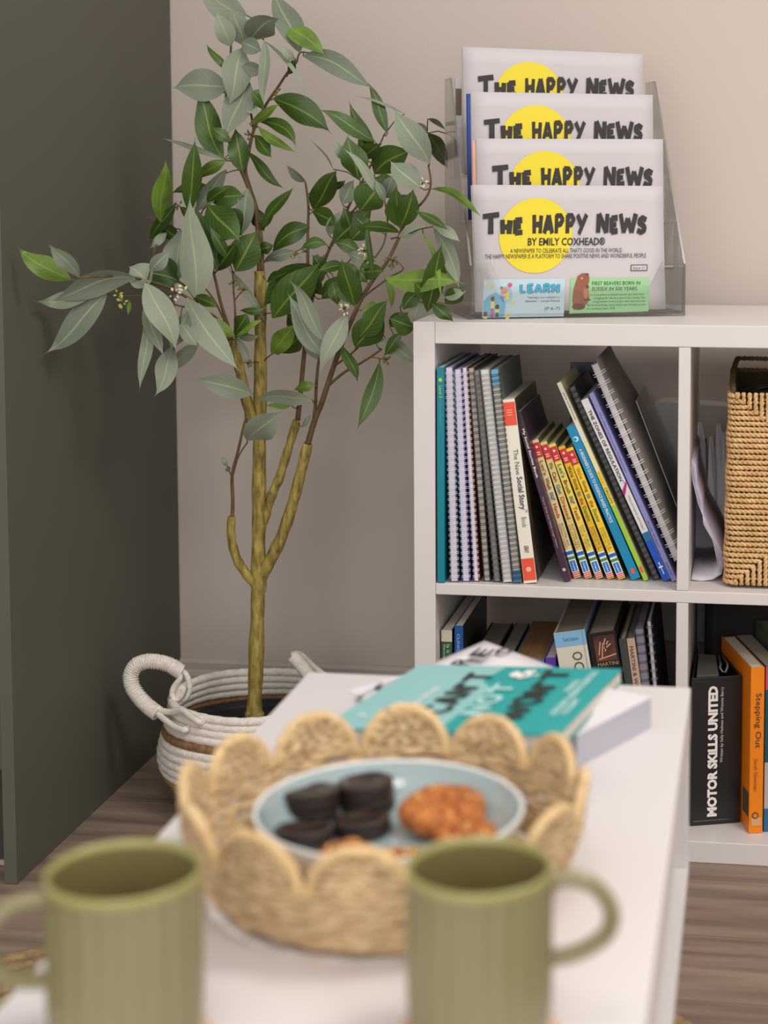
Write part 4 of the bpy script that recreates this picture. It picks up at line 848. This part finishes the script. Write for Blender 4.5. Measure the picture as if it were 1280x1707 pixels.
LEAVES = [
 (412,26,328,-22,44,'s',-4),(384,77,362,20,32,'s',0),(407,76,388,14,38,'s',0),(418,66,464,32,46,'s',8),(404,80,382,172,46,'S',0),(412,132,378,226,44,'s',0),
 (380,144,290,147,50,'s',4),(378,118,345,74,13,'g',0),(373,266,330,148,42,'g',-4),(440,66,440,172,19,'s',0),(402,70,436,84,28,'s',0),(405,182,436,146,20,'s',0),
 (416,206,466,174,15,'G',0),(432,203,490,245,22,'g',16),(430,210,492,253,15,'G',-4),(455,164,547,219,42,'g',8),(465,38,540,93,32,'G',7),(500,88,457,-18,40,'s',0),
 (505,93,618,146,34,'s',10),(646,222,612,138,20,'g',3),(440,68,512,176,7,'s',14),(480,124,494,96,13,'d',0),(492,101,464,76,14,'S',0),
 (268,371,275,268,28,'G',0),(316,354,325,234,32,'g',0),(374,266,264,229,9,'s',2),(376,268,330,302,20,'G',5),(352,312,287,323,18,'g',5),(376,283,325,353,32,'s',0),
 (404,326,344,332,36,'g',2),(413,314,402,392,30,'S',0),(327,499,317,332,54,'s',0),(300,382,284,476,44,'s',-4),(346,342,398,400,52,'g',0),(362,452,325,342,32,'g',0),
 (383,434,350,378,18,'g',0),(250,400,293,336,20,'d',0),(278,388,250,413,14,'s',0),(370,352,402,390,40,'d',0),(300,470,222,442,38,'d',0),(242,472,290,581,44,'S',6),
 (244,504,272,590,24,'s',-4),(252,470,216,444,44,'s',0),(311,496,396,612,44,'s',-6),(312,520,285,582,32,'s',0),(331,572,268,614,28,'s',-4),(286,578,258,656,34,'s',-5),
 (241,530,233,646,20,'s',-5),(392,561,338,525,22,'G',0),(391,560,412,521,32,'g',0),(394,560,441,533,11,'G',3),(396,561,432,558,14,'s',-2),(322,494,362,513,18,'g',3),
 (440,514,396,517,12,'g',-3),(441,534,379,446,13,'s',3),(392,452,428,384,50,'g',0),(430,418,456,408,20,'g',0),(394,562,412,615,13,'s',5),
 (118,466,32,411,36,'G',-6),(132,462,82,407,24,'s',2),(226,463,92,500,40,'S',9),(166,489,62,500,28,'s',-5),(178,488,78,584,42,'s',-4),(216,502,214,526,7,'G',0),
 (421,657,327,632,36,'s',2),(520,666,428,669,28,'S',7),(526,642,490,650,16,'G',2),(412,734,468,684,44,'s',0),(485,676,440,676,10,'G',0),(503,712,521,690,9,'s',0),
 (632,603,595,712,26,'g',-6),(565,572,594,636,20,'g',5),(626,571,694,606,28,'s',7),(592,579,640,523,48,'g',0),(452,590,491,540,32,'G',0),(468,588,500,552,36,'g',-4),
 (540,592,482,492,34,'S',-4),(541,570,481,468,24,'S',4),(577,524,537,622,32,'s',4),(455,530,532,436,56,'g',0),(528,446,440,510,48,'g',8),(590,510,570,432,38,'g',0),
 (576,444,530,452,18,'g',4),(536,498,572,456,28,'g',0),(520,500,512,458,18,'d',0),(516,378,456,424,32,'g',12),(545,408,502,416,18,'g',8),(492,419,438,441,18,'s',5),
 (510,303,478,275,13,'s',-3),(522,349,561,284,42,'g',0),(520,353,558,376,28,'g',4),(597,300,580,226,42,'g',0),(574,268,557,233,16,'s',0),(640,332,573,251,15,'s',5),
 (440,372,489,313,18,'g',3),(433,382,460,352,12,'g',0),(555,282,515,230,3.5,'s',4),(412,252,473,311,17,'g',-5),(404,286,392,214,36,'g',0),
 (716,272,658,183,44,'S',0),(700,312,652,268,40,'s',-2),(624,290,684,250,46,'g',6),(625,236,534,184,26,'g',4),(622,272,583,170,20,'g',2),(612,266,600,222,20,'g',0),
 (674,190,590,160,5,'s',4),(712,222,692,204,14,'g',0),(714,222,746,281,26,'g',3),(713,198,744,218,8,'g',3),(748,224,780,272,5,'g',6),
 (665,378,660,311,36,'g',0),(667,378,688,315,34,'g',-3),(718,315,800,362,13,'G',12),(692,350,746,383,15,'g',2),(600,352,636,304,50,'g',0),(556,406,620,344,40,'g',0),
 (642,336,627,300,16,'s',0),(640,330,656,292,28,'s',0),(666,388,594,378,18,'g',5),(664,395,714,380,18,'s',4),(722,380,763,477,28,'S',7),(724,378,766,402,18,'s',3),
 (642,464,768,472,36,'G',3),(712,520,736,408,36,'g',0),(705,389,735,504,9,'G',9),(622,462,613,352,10,'g',-3),(640,467,652,516,12,'G',6),(604,516,640,520,32,'G',-2),
 (600,560,646,500,38,'g',0),(672,516,706,482,26,'g',5),(690,534,704,488,24,'s',0),(690,546,650,530,34,'g',0),(742,506,774,478,28,'g',0),(736,488,776,484,20,'s',-4),
 (606,432,580,424,20,'s',0),(600,446,626,430,14,'g',0),(612,470,596,448,18,'g',0),(555,470,562,508,22,'g',0),(508,560,530,600,20,'s',0),
 (378,776,370,760,10,'S',0),(384,782,374,782,8,'s',0),(345,395,375,350,26,'d',0),(540,440,520,480,22,'g',0),(650,545,680,520,24,'g',0),(560,575,545,545,12,'d',0),
 (590,392,572,345,26,'g',0),(520,532,505,500,20,'g',0),(300,345,335,372,16,'d',0),(600,420,556,405,22,'g',4),
 (402,360,372,402,34,'g',0),(418,345,440,385,24,'d',0),(360,452,392,405,26,'d',0),(352,420,318,395,26,'d',0),(336,395,352,352,30,'g',0),(346,338,380,312,22,'g',2),(300,400,262,372,22,'d',0),
 (262,430,296,462,30,'d',0),(250,452,282,418,24,'s',0),(300,540,330,575,28,'s',0),(255,545,288,515,26,'s',0),(568,438,600,470,28,'g',0),(598,458,640,452,24,'g',3),(560,470,590,505,26,'g',0),
 (545,455,520,425,22,'d',0),(585,400,612,372,30,'g',0),(620,385,590,360,24,'d',0),(655,345,690,330,24,'d',0),(600,268,636,240,28,'g',2),(660,300,622,318,34,'g',0),(570,340,590,300,26,'s',0),(548,392,566,352,22,'s',0),
 (700,480,745,452,26,'g',0),(720,505,755,535,22,'d',0),(716,498,690,470,22,'g',0),(640,560,605,540,24,'d',0),(668,555,640,592,20,'g',0),(500,560,478,520,20,'d',0),(445,470,480,452,18,'g',0),(508,460,540,492,24,'g',0),
 (385,235,352,212,20,'g',0),(400,165,430,190,22,'s',0),(410,120,382,98,26,'s',0),(440,182,420,150,16,'g',0),(425,225,452,262,22,'g',0),(405,110,440,120,24,'s',0),(548,322,575,300,14,'d',0),(630,300,603,338,26,'g',0),
]
for a in LEAVES:
    kw = {}
    if a[0] > 700 and a[1] < 300: kw = dict(yb=.13 if a[0] != 716 else 0, yt=.33) if a[5] == 'g' else {}
    if a[:2] == (718, 315): kw = dict(yb=-.0, yt=-.045)
    if a[:2] in ((722, 380), (724, 378), (642, 464), (712, 520), (705, 389), (692, 350)): kw = dict(yb=-.02, yt=-.06)
    if a[:2] in ((742, 506), (736, 488)): kw = dict(yb=-.03, yt=-.05)
    if a[:2] == (748, 224): kw = dict(yb=.245, yt=.30)
    leaf(*a, **kw)
# ---- little bud clusters
BUD = mat('#b5b86a', .6, noise=200, h2='#8f9a4c'); BUDD = mat('#77703f', .6); BUDW = mat('#d8d6b4', .6)
def cluster(px, py, y_, n, spread, m_, seed, vx=0, vy=0):
    rnd = random.Random(seed); c = at(px, py, y=y_); b = MB(); near = min(TW, key=lambda q: (q[0]-px)**2+(q[1]-py)**2); tp = at(near[0], near[1], y=near[2])
    if (tp-c).length < .07: b.tube([tp, (tp+c)/2+Vector((0, 0, .002)), c], .0008, 4, mi=1)
    for k in range(n):
        d = Vector((rnd.uniform(-1, 1)+vx, rnd.uniform(-.6, .6), rnd.uniform(-1, 1)+vy)); d = d.normalized()*spread*rnd.uniform(.5, 1); p = c+d
        b.tube([c, c+d*.6, p], .0005, 4, mi=1)
        u_ = d.normalized(); b.tube([p-u_*.002, p-u_*.0005, p+u_*.0015, p+u_*.0035], [.0004, .0017, .0016, .0003], 6, mi=0)
    b.build('bud_cluster', [m_, TWIG], tree, smooth=True, world=True)
for i, a in enumerate([(433, 44, .12, 16, .011, BUD), (204, 505, -.07, 10, .009, BUD), (197, 492, -.07, 6, .006, BUD), (292, 490, .02, 14, .010, BUDW), (305, 483, .03, 8, .007, BUDW), (390, 470, .115, 7, .006, BUDD), (404, 482, .115, 6, .006, BUDD),
    (608, 418, .07, 12, .009, BUDW), (618, 430, .07, 8, .009, BUD), (655, 434, .03, 14, .011, BUDD), (574, 514, .07, 12, .009, BUDW), (704, 305, -.01, 9, .007, BUDW), (494, 424, .17, 8, .007, BUD), (534, 432, .15, 8, .008, BUDD),
    (645, 600, .07, 9, .006, BUDD), (412, 605, .11, 9, .008, BUDD), (462, 155, .14, 5, .006, BUDD), (414, 226, .15, 6, .006, BUDD), (298, 343, .14, 5, .006, BUDD), (378, 152, .13, 4, .004, BUD)]): cluster(*a, seed=i)
# ================================================================== THINGS ON THE TABLE
# scalloped seagrass tray
CX, CY = .218, -1.145
SG = mat('#a5825a', .85, noise=75, h2='#efd2a6', bump=(190, 1), stretch=(1, 1, 4)); SGL = mat('#cfae7e', .8, noise=90, h2='#e8c896', bump=(300, 1))  # strong noise contrast paints shade between the cords into the weave colour
tr = thing('scalloped_tray', 'round woven seagrass tray with twelve scalloped petals, holding the biscuit plate', 'tray', (CX, CY, TZ))
RB, RT, ZB_, ZV = .111, .1355, TZ+.002, TZ+.0480
b = MB(); rr_ = 14
for i in range(rr_): b.tube([(CX+(.006+i*.0080)*math.cos(2*math.pi*k/48), CY+(.006+i*.0080)*math.sin(2*math.pi*k/48), TZ+.0095-.0035*(i/13)) for k in range(48)], .0052, 5, closed=True)
o = b.build('woven_base', SG, tr, smooth=True, world=True)
nrw = 9
rnd = random.Random(3)
for i in range(nrw):
    z = ZB_+.004+i*(ZV-ZB_-.004)/(nrw-1); R = RB+(RT-RB)*(i/(nrw-1))**.42; n = 150; ph = rnd.random()*6
    b = MB(); pr = [rnd.uniform(-1, 1) for _ in range(n)]
    pts = [(CX+(R+.0012*pr[k])*math.cos(2*math.pi*k/n), CY+(R+.0012*pr[(k*7) % n])*math.sin(2*math.pi*k/n), z+.0011*math.sin(k*.5+ph)+.0006*pr[(k*3) % n]) for k in range(n)]
    b.tube(pts, [.0032*(1+.28*math.sin(k*1.1+ph)) for k in range(n)], 6, closed=True, mi=0)
    b.build('woven_row', SG, tr, smooth=True, world=True)
NP = 12; PHI = math.radians(24)
for p_ in range(NP):
    ac = math.pi/2-PHI-p_*2*math.pi/NP; hwid = math.pi/NP*.90; Hp = .0325*rnd.uniform(.94, 1.06)
    b = MB()
    def pt(s, h, out=0):   # s in -1..1 across, h height above the valley
        a_ = ac+s*hwid; R = RT+.12*h+out; return Vector((CX+R*math.cos(a_), CY+R*math.sin(a_), ZV+h))
    for j in range(6):     # woven rows, shorter towards the top
        h = .002+j*(Hp-.006)/5; lim = math.sqrt(max(.02, 1-(h/Hp)**2))*.93
        n = 18; ph = rnd.random()*6
        b.tube([pt(-lim+2*lim*k/n, h+.0013*math.sin(k*1.3+ph), .0011*math.sin(k*1.9+ph)) for k in range(n+1)], [.0034*(1+.25*math.sin(k*1.6+ph)) for k in range(n+1)], 6)
    o = b.build('petal', SG, tr, smooth=True, world=True)
    b = MB(); n = 22
    edge = [pt(math.cos(math.pi*k/n), Hp*math.sin(math.pi*k/n)) for k in range(n+1)]
    b.tube(edge, [.0038*(1+.12*math.sin(k*2.1)) for k in range(n+1)], 7)
    e_ = b.build('petal_edge', SGL, tr, smooth=True, world=True); e_.parent = o
    e_.data.transform(Matrix.Identity(4))
# blue-grey plate
PZ = TZ+.0155
plt_ = thing('side_plate', 'small blue-grey glazed plate with a pale rim inside the woven tray', 'plate', (CX-.0015, CY+.020, PZ))
PC = (CX-.0015, CY+.020, 0)
PG = mat('#9fb0b1', .14, spec=.6, coat=.4)
MB().lathe([(.001, PZ+.004), (.052, PZ+.004), (.070, PZ+.0065), (.083, PZ+.0155), (.090, PZ+.026), (.0932, PZ+.0325)], PC, 72).build('plate_well', PG, plt_, smooth=True, world=True)
MB().lathe([(.0932, PZ+.0325), (.0948, PZ+.0340), (.0966, PZ+.0330), (.0955, PZ+.028), (.087, PZ+.0125), (.068, PZ+.0015), (.050, PZ+.0), (.001, PZ+.0)], PC, 72).build('plate_rim', mat('#dfe2e0', .2, spec=.5), plt_, smooth=True, world=True)
CH = mat('#2a1c17', .42, noise=80, h2='#35251e', bump=(120, .4))
def choc(x, y, z, tilt, az, lab):
    M_ = Matrix.Translation((x, y, z))@Matrix.Rotation(az, 4, 'Z')@Matrix.Rotation(tilt, 4, 'X')
    t = thing('chocolate_biscuit', lab, 'biscuit', M=M_, group='dark chocolate biscuits on the plate')
    b = MB(); b.lathe([(.0001, 0), (.0208, 0), (.0215, .0012), (.0215, .003), (.0205, .0042)], n=36)
    b.build('lower_wafer', CH, t, smooth=True)
    MB().lathe([(.0200, .0042), (.0196, .0050), (.0200, .0058)], n=36).build('filling', mat('#1c120e', .6), t, smooth=True)
    MB().lathe([(.0205, .0058), (.0216, .0070), (.0213, .0092), (.0195, .0102), (.0120, .0104), (.0118, .0099), (.0001, .0099)], n=36).build('upper_wafer', CH, t, smooth=True)
zc = PZ+.0052
stk = [(505, 1404, 0, 'front left'), (516, 1363, 0, 'lower back left'), (518, 1363, 1, 'upper back left'), (604, 1386, 0, 'front right'), (612, 1347, 0, 'lower back right'), (610, 1347, 1, 'upper back right')]
for k, (px, py, up_, nm) in enumerate(stk):
    p = at(px, py, z=zc)
    choc(p.x, p.y, zc+.0004+(.0112 if up_ else 0), math.radians((-7, -3, -5, -6, -3, -4)[k]), .3*k, 'dark chocolate biscuit, %s of the six on the plate' % nm)
ORG = mat('#8f4a1e', .8, noise=110, h2='#cf8344', bump=(220, 1))
NUT = mat('#d9a860', .6)
def oat(x, y, z, r, tilt, az, lab, seed, h=.013):
    rnd = random.Random(seed); M_ = Matrix.Translation((x, y, z))@Matrix.Rotation(az, 4, 'Z')@Matrix.Rotation(tilt, 4, 'X')
    t = thing('oat_biscuit', lab, 'biscuit', M=M_)
    ph = [rnd.random()*6 for _ in range(5)]
    md = lambda a, i: 1+.05*math.sin(2*a+ph[0])+.03*math.sin(5*a+ph[1])+.012*math.sin(11*a+ph[2]+i*2)
    prof_ = [(.0001, 0), (r*.8, 0), (r*.97, .002), (r, h*.4), (r*.96, h*.65), (r*.89, h*.82)]+[(r*q, h*(.93+.08*(1-q))) for q in (.8, .71, .62, .53, .44, .35, .26, .17, .08)]+[(.0001, h*1.01)]
    b = MB(); b.lathe(prof_, n=44, mod=md)
    for v in b.v:
        v.z += (noise.noise(v*190+Vector((seed, 0, 0)))*.0030+noise.noise(v*480)*.0018)*(1 if v.z > h*.5 else .1)
    b.build('biscuit_crumb', ORG, t, smooth=True)
    for k in range(16):
        a = rnd.random()*6.28; q = r*.85*math.sqrt(rnd.random()); c = Vector((q*math.cos(a), q*math.sin(a), h*(1.02-.35*(q/r)**3)))
        d = Vector((rnd.uniform(-1, 1), rnd.uniform(-1, 1), .3)).normalized()*rnd.uniform(.002, .0042)
        MB().tube([c-d, c-d*.4, c+d*.5, c+d], [.0006, .0021, .0022, .0006], 6).build('oat_flake' if k % 3 else 'nut_piece', ORG if k % 3 else NUT, t, smooth=True)
p = at(738, 1352, z=zc+.012); oat(p.x, p.y, zc+.007, .0315, math.radians(9), .3, 'largest orange-brown oat biscuit, at the back right of the plate', 1, .014)
p = at(775, 1395, z=zc+.004); oat(p.x, p.y, zc+.001, .025, 0, 1.2, 'orange-brown biscuit with pale nut pieces under the large one, behind the right mug', 2, .010)
p = at(580, 1430, z=zc+.010); oat(p.x, p.y, zc+.004, .0225, math.radians(-6), 2.2, 'orange-brown oat biscuit in front of the chocolate ones, above a tray petal', 3, .011)
p = at(672, 1436, z=zc+.006); oat(p.x, p.y, zc+.001, .017, 0, .7, 'small orange biscuit edge peeping between tray petal and right mug', 4, .010)
# mugs on coasters
GL_ = mat('#7c7551', .35, noise=7, h2='#857d59', spec=.5, coat=.15); GIN = mat('#7a7046', .35, spec=.4)
CORK = mat('#c9a58e', .85, noise=60, h2='#dcbca8')
def mug(name, x, y, R, H, az, lab, ribs=20, nx=0):
    ct_ = tag(MB().lathe([(.0001, TZ+.0004), (.047, TZ+.0004), (.048, TZ+.0015), (.048, TZ+.0045), (.047, TZ+.0055), (.0001, TZ+.0055)], (x, y, 0), 48).build('round_coaster', CORK, smooth=True), 'pinkish cork coaster under the '+('left' if nx < 0 else 'right')+' green mug', 'coaster')
    z0 = TZ+.006
    t = thing('ribbed_mug', lab, 'mug', (x, y, z0))
    n = ribs*6
    def md(a, i): return 1-.045*(abs(math.sin(a*ribs/2))**.6*-1+1) if 2 <= i <= 7 else 1
    b = MB(); b.lathe([(.0001, z0+.002), (R*.80, z0+.0005), (R*.92, z0+.003), (R*.975, z0+.010), (R, z0+.025), (R, z0+H*.55), (R, z0+H-.014), (R*.995, z0+H-.010), (R*.985, z0+H-.004)], (x, y, 0), n, mod=md)
    b.build('cup_wall', GL_, t, smooth=True, world=True)
    MB().lathe([(R*.985, z0+H-.004), (R*1.0, z0+H-.001), (R*.985, z0+H+.0012), (R*.945, z0+H+.001), (R*.93, z0+H-.003)], (x, y, 0), 72).build('rim', mat('#969058', .3, spec=.5), t, smooth=True, world=True)
    MB().lathe([(R*.93, z0+H-.003), (R*.92, z0+H*.5), (R*.91, z0+.012), (R*.8, z0+.006), (.0001, z0+.005)], (x, y, 0), 64).build('cup_interior', GIN, t, smooth=True, world=True)
    pts = []; ex, ey = math.cos(az), math.sin(az)
    for (u, v) in ((-.002, H*.915), (.010, H*.925), (.021, H*.895), (.029, H*.82), (.0335, H*.71), (.031, H*.60), (.022, H*.52), (.010, H*.465), (-.003, H*.44)): pts.append((x+(R+u)*ex, y+(R+u)*ey, z0+v))
    hand(pts, .0049, GL_, 'handle', t, 12)
mug('right', .3193, -1.350, .0418, .098, math.radians(8), 'ribbed olive-green mug at the right with its handle on the right', nx=1)
mug('left', .1215, -1.383, .0440, .098, math.radians(214), 'ribbed olive-green mug at the left, handle pointing left', nx=-1)
# white box of paper, leaflets and teal book
wbx = thing('paper_block', 'thick white block of paper lying under the teal book near the table corner', 'paper', (.34, -.8, TZ))
P0 = Vector((.3815, -.7855, 0)); dA = Vector((-.0505, -.1035, 0)).normalized(); dB = Vector((dA.y, -dA.x, 0))
Mx = frame((P0.x, P0.y, TZ+.0006), -dA, -dB if dB.x > 0 else dB, (0, 0, 1))
uA, uB = dA, (dB if dB.x < 0 else -dB)
def slab(name, c, a, b_, la, lb, z0, z1, m_, parent, bev=0):
    q = [c, c+a*la, c+a*la+b_*lb, c+b_*lb]
    if (q[1]-q[0]).cross(q[2]-q[1]).z < 0: q = q[::-1]
    return MB().prism([(v.x, v.y) for v in q], z0, z1, axis='z').build(name, m_, parent, bevel=bev, world=True)
slab('page_block', P0, uA, uB, .125, .125, TZ+.0006, TZ+.0285, mat('#b5b2bb', .8), wbx)
slab('top_cover', P0+Vector((.0005, .0005, 0)), uA, uB, .1255, .126, TZ+.0286, TZ+.0297, PAPER, wbx)
slab('bottom_cover', P0+Vector((.0005, .0005, 0)), uA, uB, .1255, .126, TZ+.0001, TZ+.0005, PAPER, wbx)
def sheetq(name, lab, c4, m_, words=(), th_=.0012):
    t = thing(name, lab, 'leaflet', (c4[0]+c4[2])/2)
    n = 8; b = MB()
    vs = [(c4[0].lerp(c4[1], i/n)).lerp(c4[3].lerp(c4[2], i/n), j/n) for i in range(n+1) for j in range(n+1)]
    b.add(vs, [(i*(n+1)+j, (i+1)*(n+1)+j, (i+1)*(n+1)+j+1, i*(n+1)+j+1) for i in range(n) for j in range(n)])
    o = b.build('sheet', m_, t, smooth=True, world=True); s_ = o.modifiers.new('s', 'SOLIDIFY'); s_.thickness = th_; s_.offset = 0
    return t
T_ = at(808, 1069, z=.471); L_ = at(590, 1163, z=.4530); R_ = at(938, 1119, z=.4590); N_ = Vector((L_.x+R_.x-T_.x, L_.y+R_.y-T_.y, .4545))
lt = sheetq('white_leaflet', 'white booklet with black letters, one corner rising behind the teal book', [L_, T_, R_, N_], PAPER)
inv = lt.matrix_basis.inverted()
def on_leaf(word, px0, py0, px1, py1, hpx, z_):
    a_ = at(px0, py0, z=z_); b2 = at(px1, py1, z=z_); xv_ = (b2-a_); w_ = xv_.length; xv_.normalize(); yv_ = Vector((-xv_.y, xv_.x, 0))
    lettering(word, inv@frame(a_, xv_, yv_, (0, 0, 1)), (0, 0, w_, hpx), INK, lt, .03, zo=.0012)
on_leaf('R', 778, 1112, 792, 1100, .018, .4685); on_leaf('E', 806, 1098, 826, 1085, .018, .4705); on_leaf('C', 838, 1093, 858, 1084, .014, .4685); on_leaf('F', 634, 1150, 645, 1140, .007, .4570); on_leaf('A', 601, 1168, 608, 1160, .005, .4548)
L2_ = at(560, 1150, z=.4515); A2_ = at(640, 1128, z=.4515)
lt2 = thing('plain_leaflet', 'plain white sheet lying flat under the lettered white booklet', 'leaflet', (L2_+A2_)/2)
d_ = (A2_-L2_); d_ = Vector((d_.x, d_.y, 0)).normalized(); e_ = Vector((d_.y, -d_.x, 0))
slab('sheet', Vector((L2_.x+.01, L2_.y, 0)), d_, e_, .10, .13, TZ+.0003, TZ+.0012, WPAGES, lt2)
# teal book lying open side up, near edge resting on the paper block
A = at(588, 1189, z=.4890); B = at(700, 1108, z=.4700); C = at(1036, 1115, z=.4800)
xr = (C-B); Wb = xr.length; xr.normalize(); yn = (A-B)
yn = yn-xr*yn.dot(xr); yn.normalize(); D = C+yn*.24; nz_ = xr.cross(-yn).normalized(); Lb = .27
# cover frame: reading direction runs from the near edge to the far edge; "up" runs to the left
tk = thing('teal_book', 'teal paperback with large black and pale letters lying across the white block on the table', 'book', M=frame(C+yn*Lb, -yn, -xr, nz_))
TL1 = mat('#93c9c9', .45); TL2 = mat('#04a3a2', .42)
Wt = Lb; Hc = Wb
MB().box(0, Wt, 0, Hc, -.0015, 0).build('cover', TL2, tk); MB().box(0, Wt, 0, Hc, -.013, -.0118).build('back_cover', TL2, tk)
MB().box(.001, Wt-.001, .001, Hc-.003, -.0117, -.0016).build('page_block', mat('#cfc6ba', .85), tk)
MB().box(0, Wt, Hc-.0008, Hc, -.0117, -.0001).build('spine', TL1, tk)
Mc = frame((0, 0, .0002), (1, 0, 0), (0, 1, 0), (0, 0, 1))
patch(Mc, [(0, Hc*.50), (Wt*.62, Hc*.50), (Wt*.74, Hc*.585), (Wt, Hc*.56), (Wt, Hc), (0, Hc)], TL1, tk, 'pale_cover_half')
DK = mat('#2c3330', .6)
lettering("CAN'T", Mc, (Wt-.212, Hc*.545, .175, Hc*.15), DK, tk, hand=True, zo=.0008, th=.26)
lettering("NOT", Mc, (Wt-.215, Hc*.385, .13, Hc*.115), mat('#a9dcd8', .6), tk, hand=True, zo=.0009, th=.26)
lettering("&", Mc, (Wt-.062, Hc*.385, .045, Hc*.11), mW, tk, hand=True, zo=.0010, th=.22)
lettering("WON'T", Mc, (Wt-.232, Hc*.20, .215, Hc*.145), DK, tk, hand=True, zo=.0008, th=.26)
lettering("A STORY ABOUT A CHILD WHO COULDN'T GO TO", Mc, (Wt-.205, Hc*.085, .185, Hc*.035), mat('#d6f0ee'), tk, .03, zo=.0008)
lettering("SCHOOL", Mc, (Wt-.11, Hc*.13, .05, Hc*.03), mat('#d6f0ee'), tk, .03, zo=.0008)
lettering("COULDN'T", Mc, (Wt-.20, Hc*.045, .06, Hc*.03), mat('#d6f0ee'), tk, .03, zo=.0008)
lettering("ELIZA FRICKER", Mc, (Wt-.19, Hc*.73, .085, Hc*.03), mW, tk, .03, zo=.0008)
disc(Mc, Wt*.17, Hc*.90, .004, mW, tk, 'printed_logo', .0008, 16)
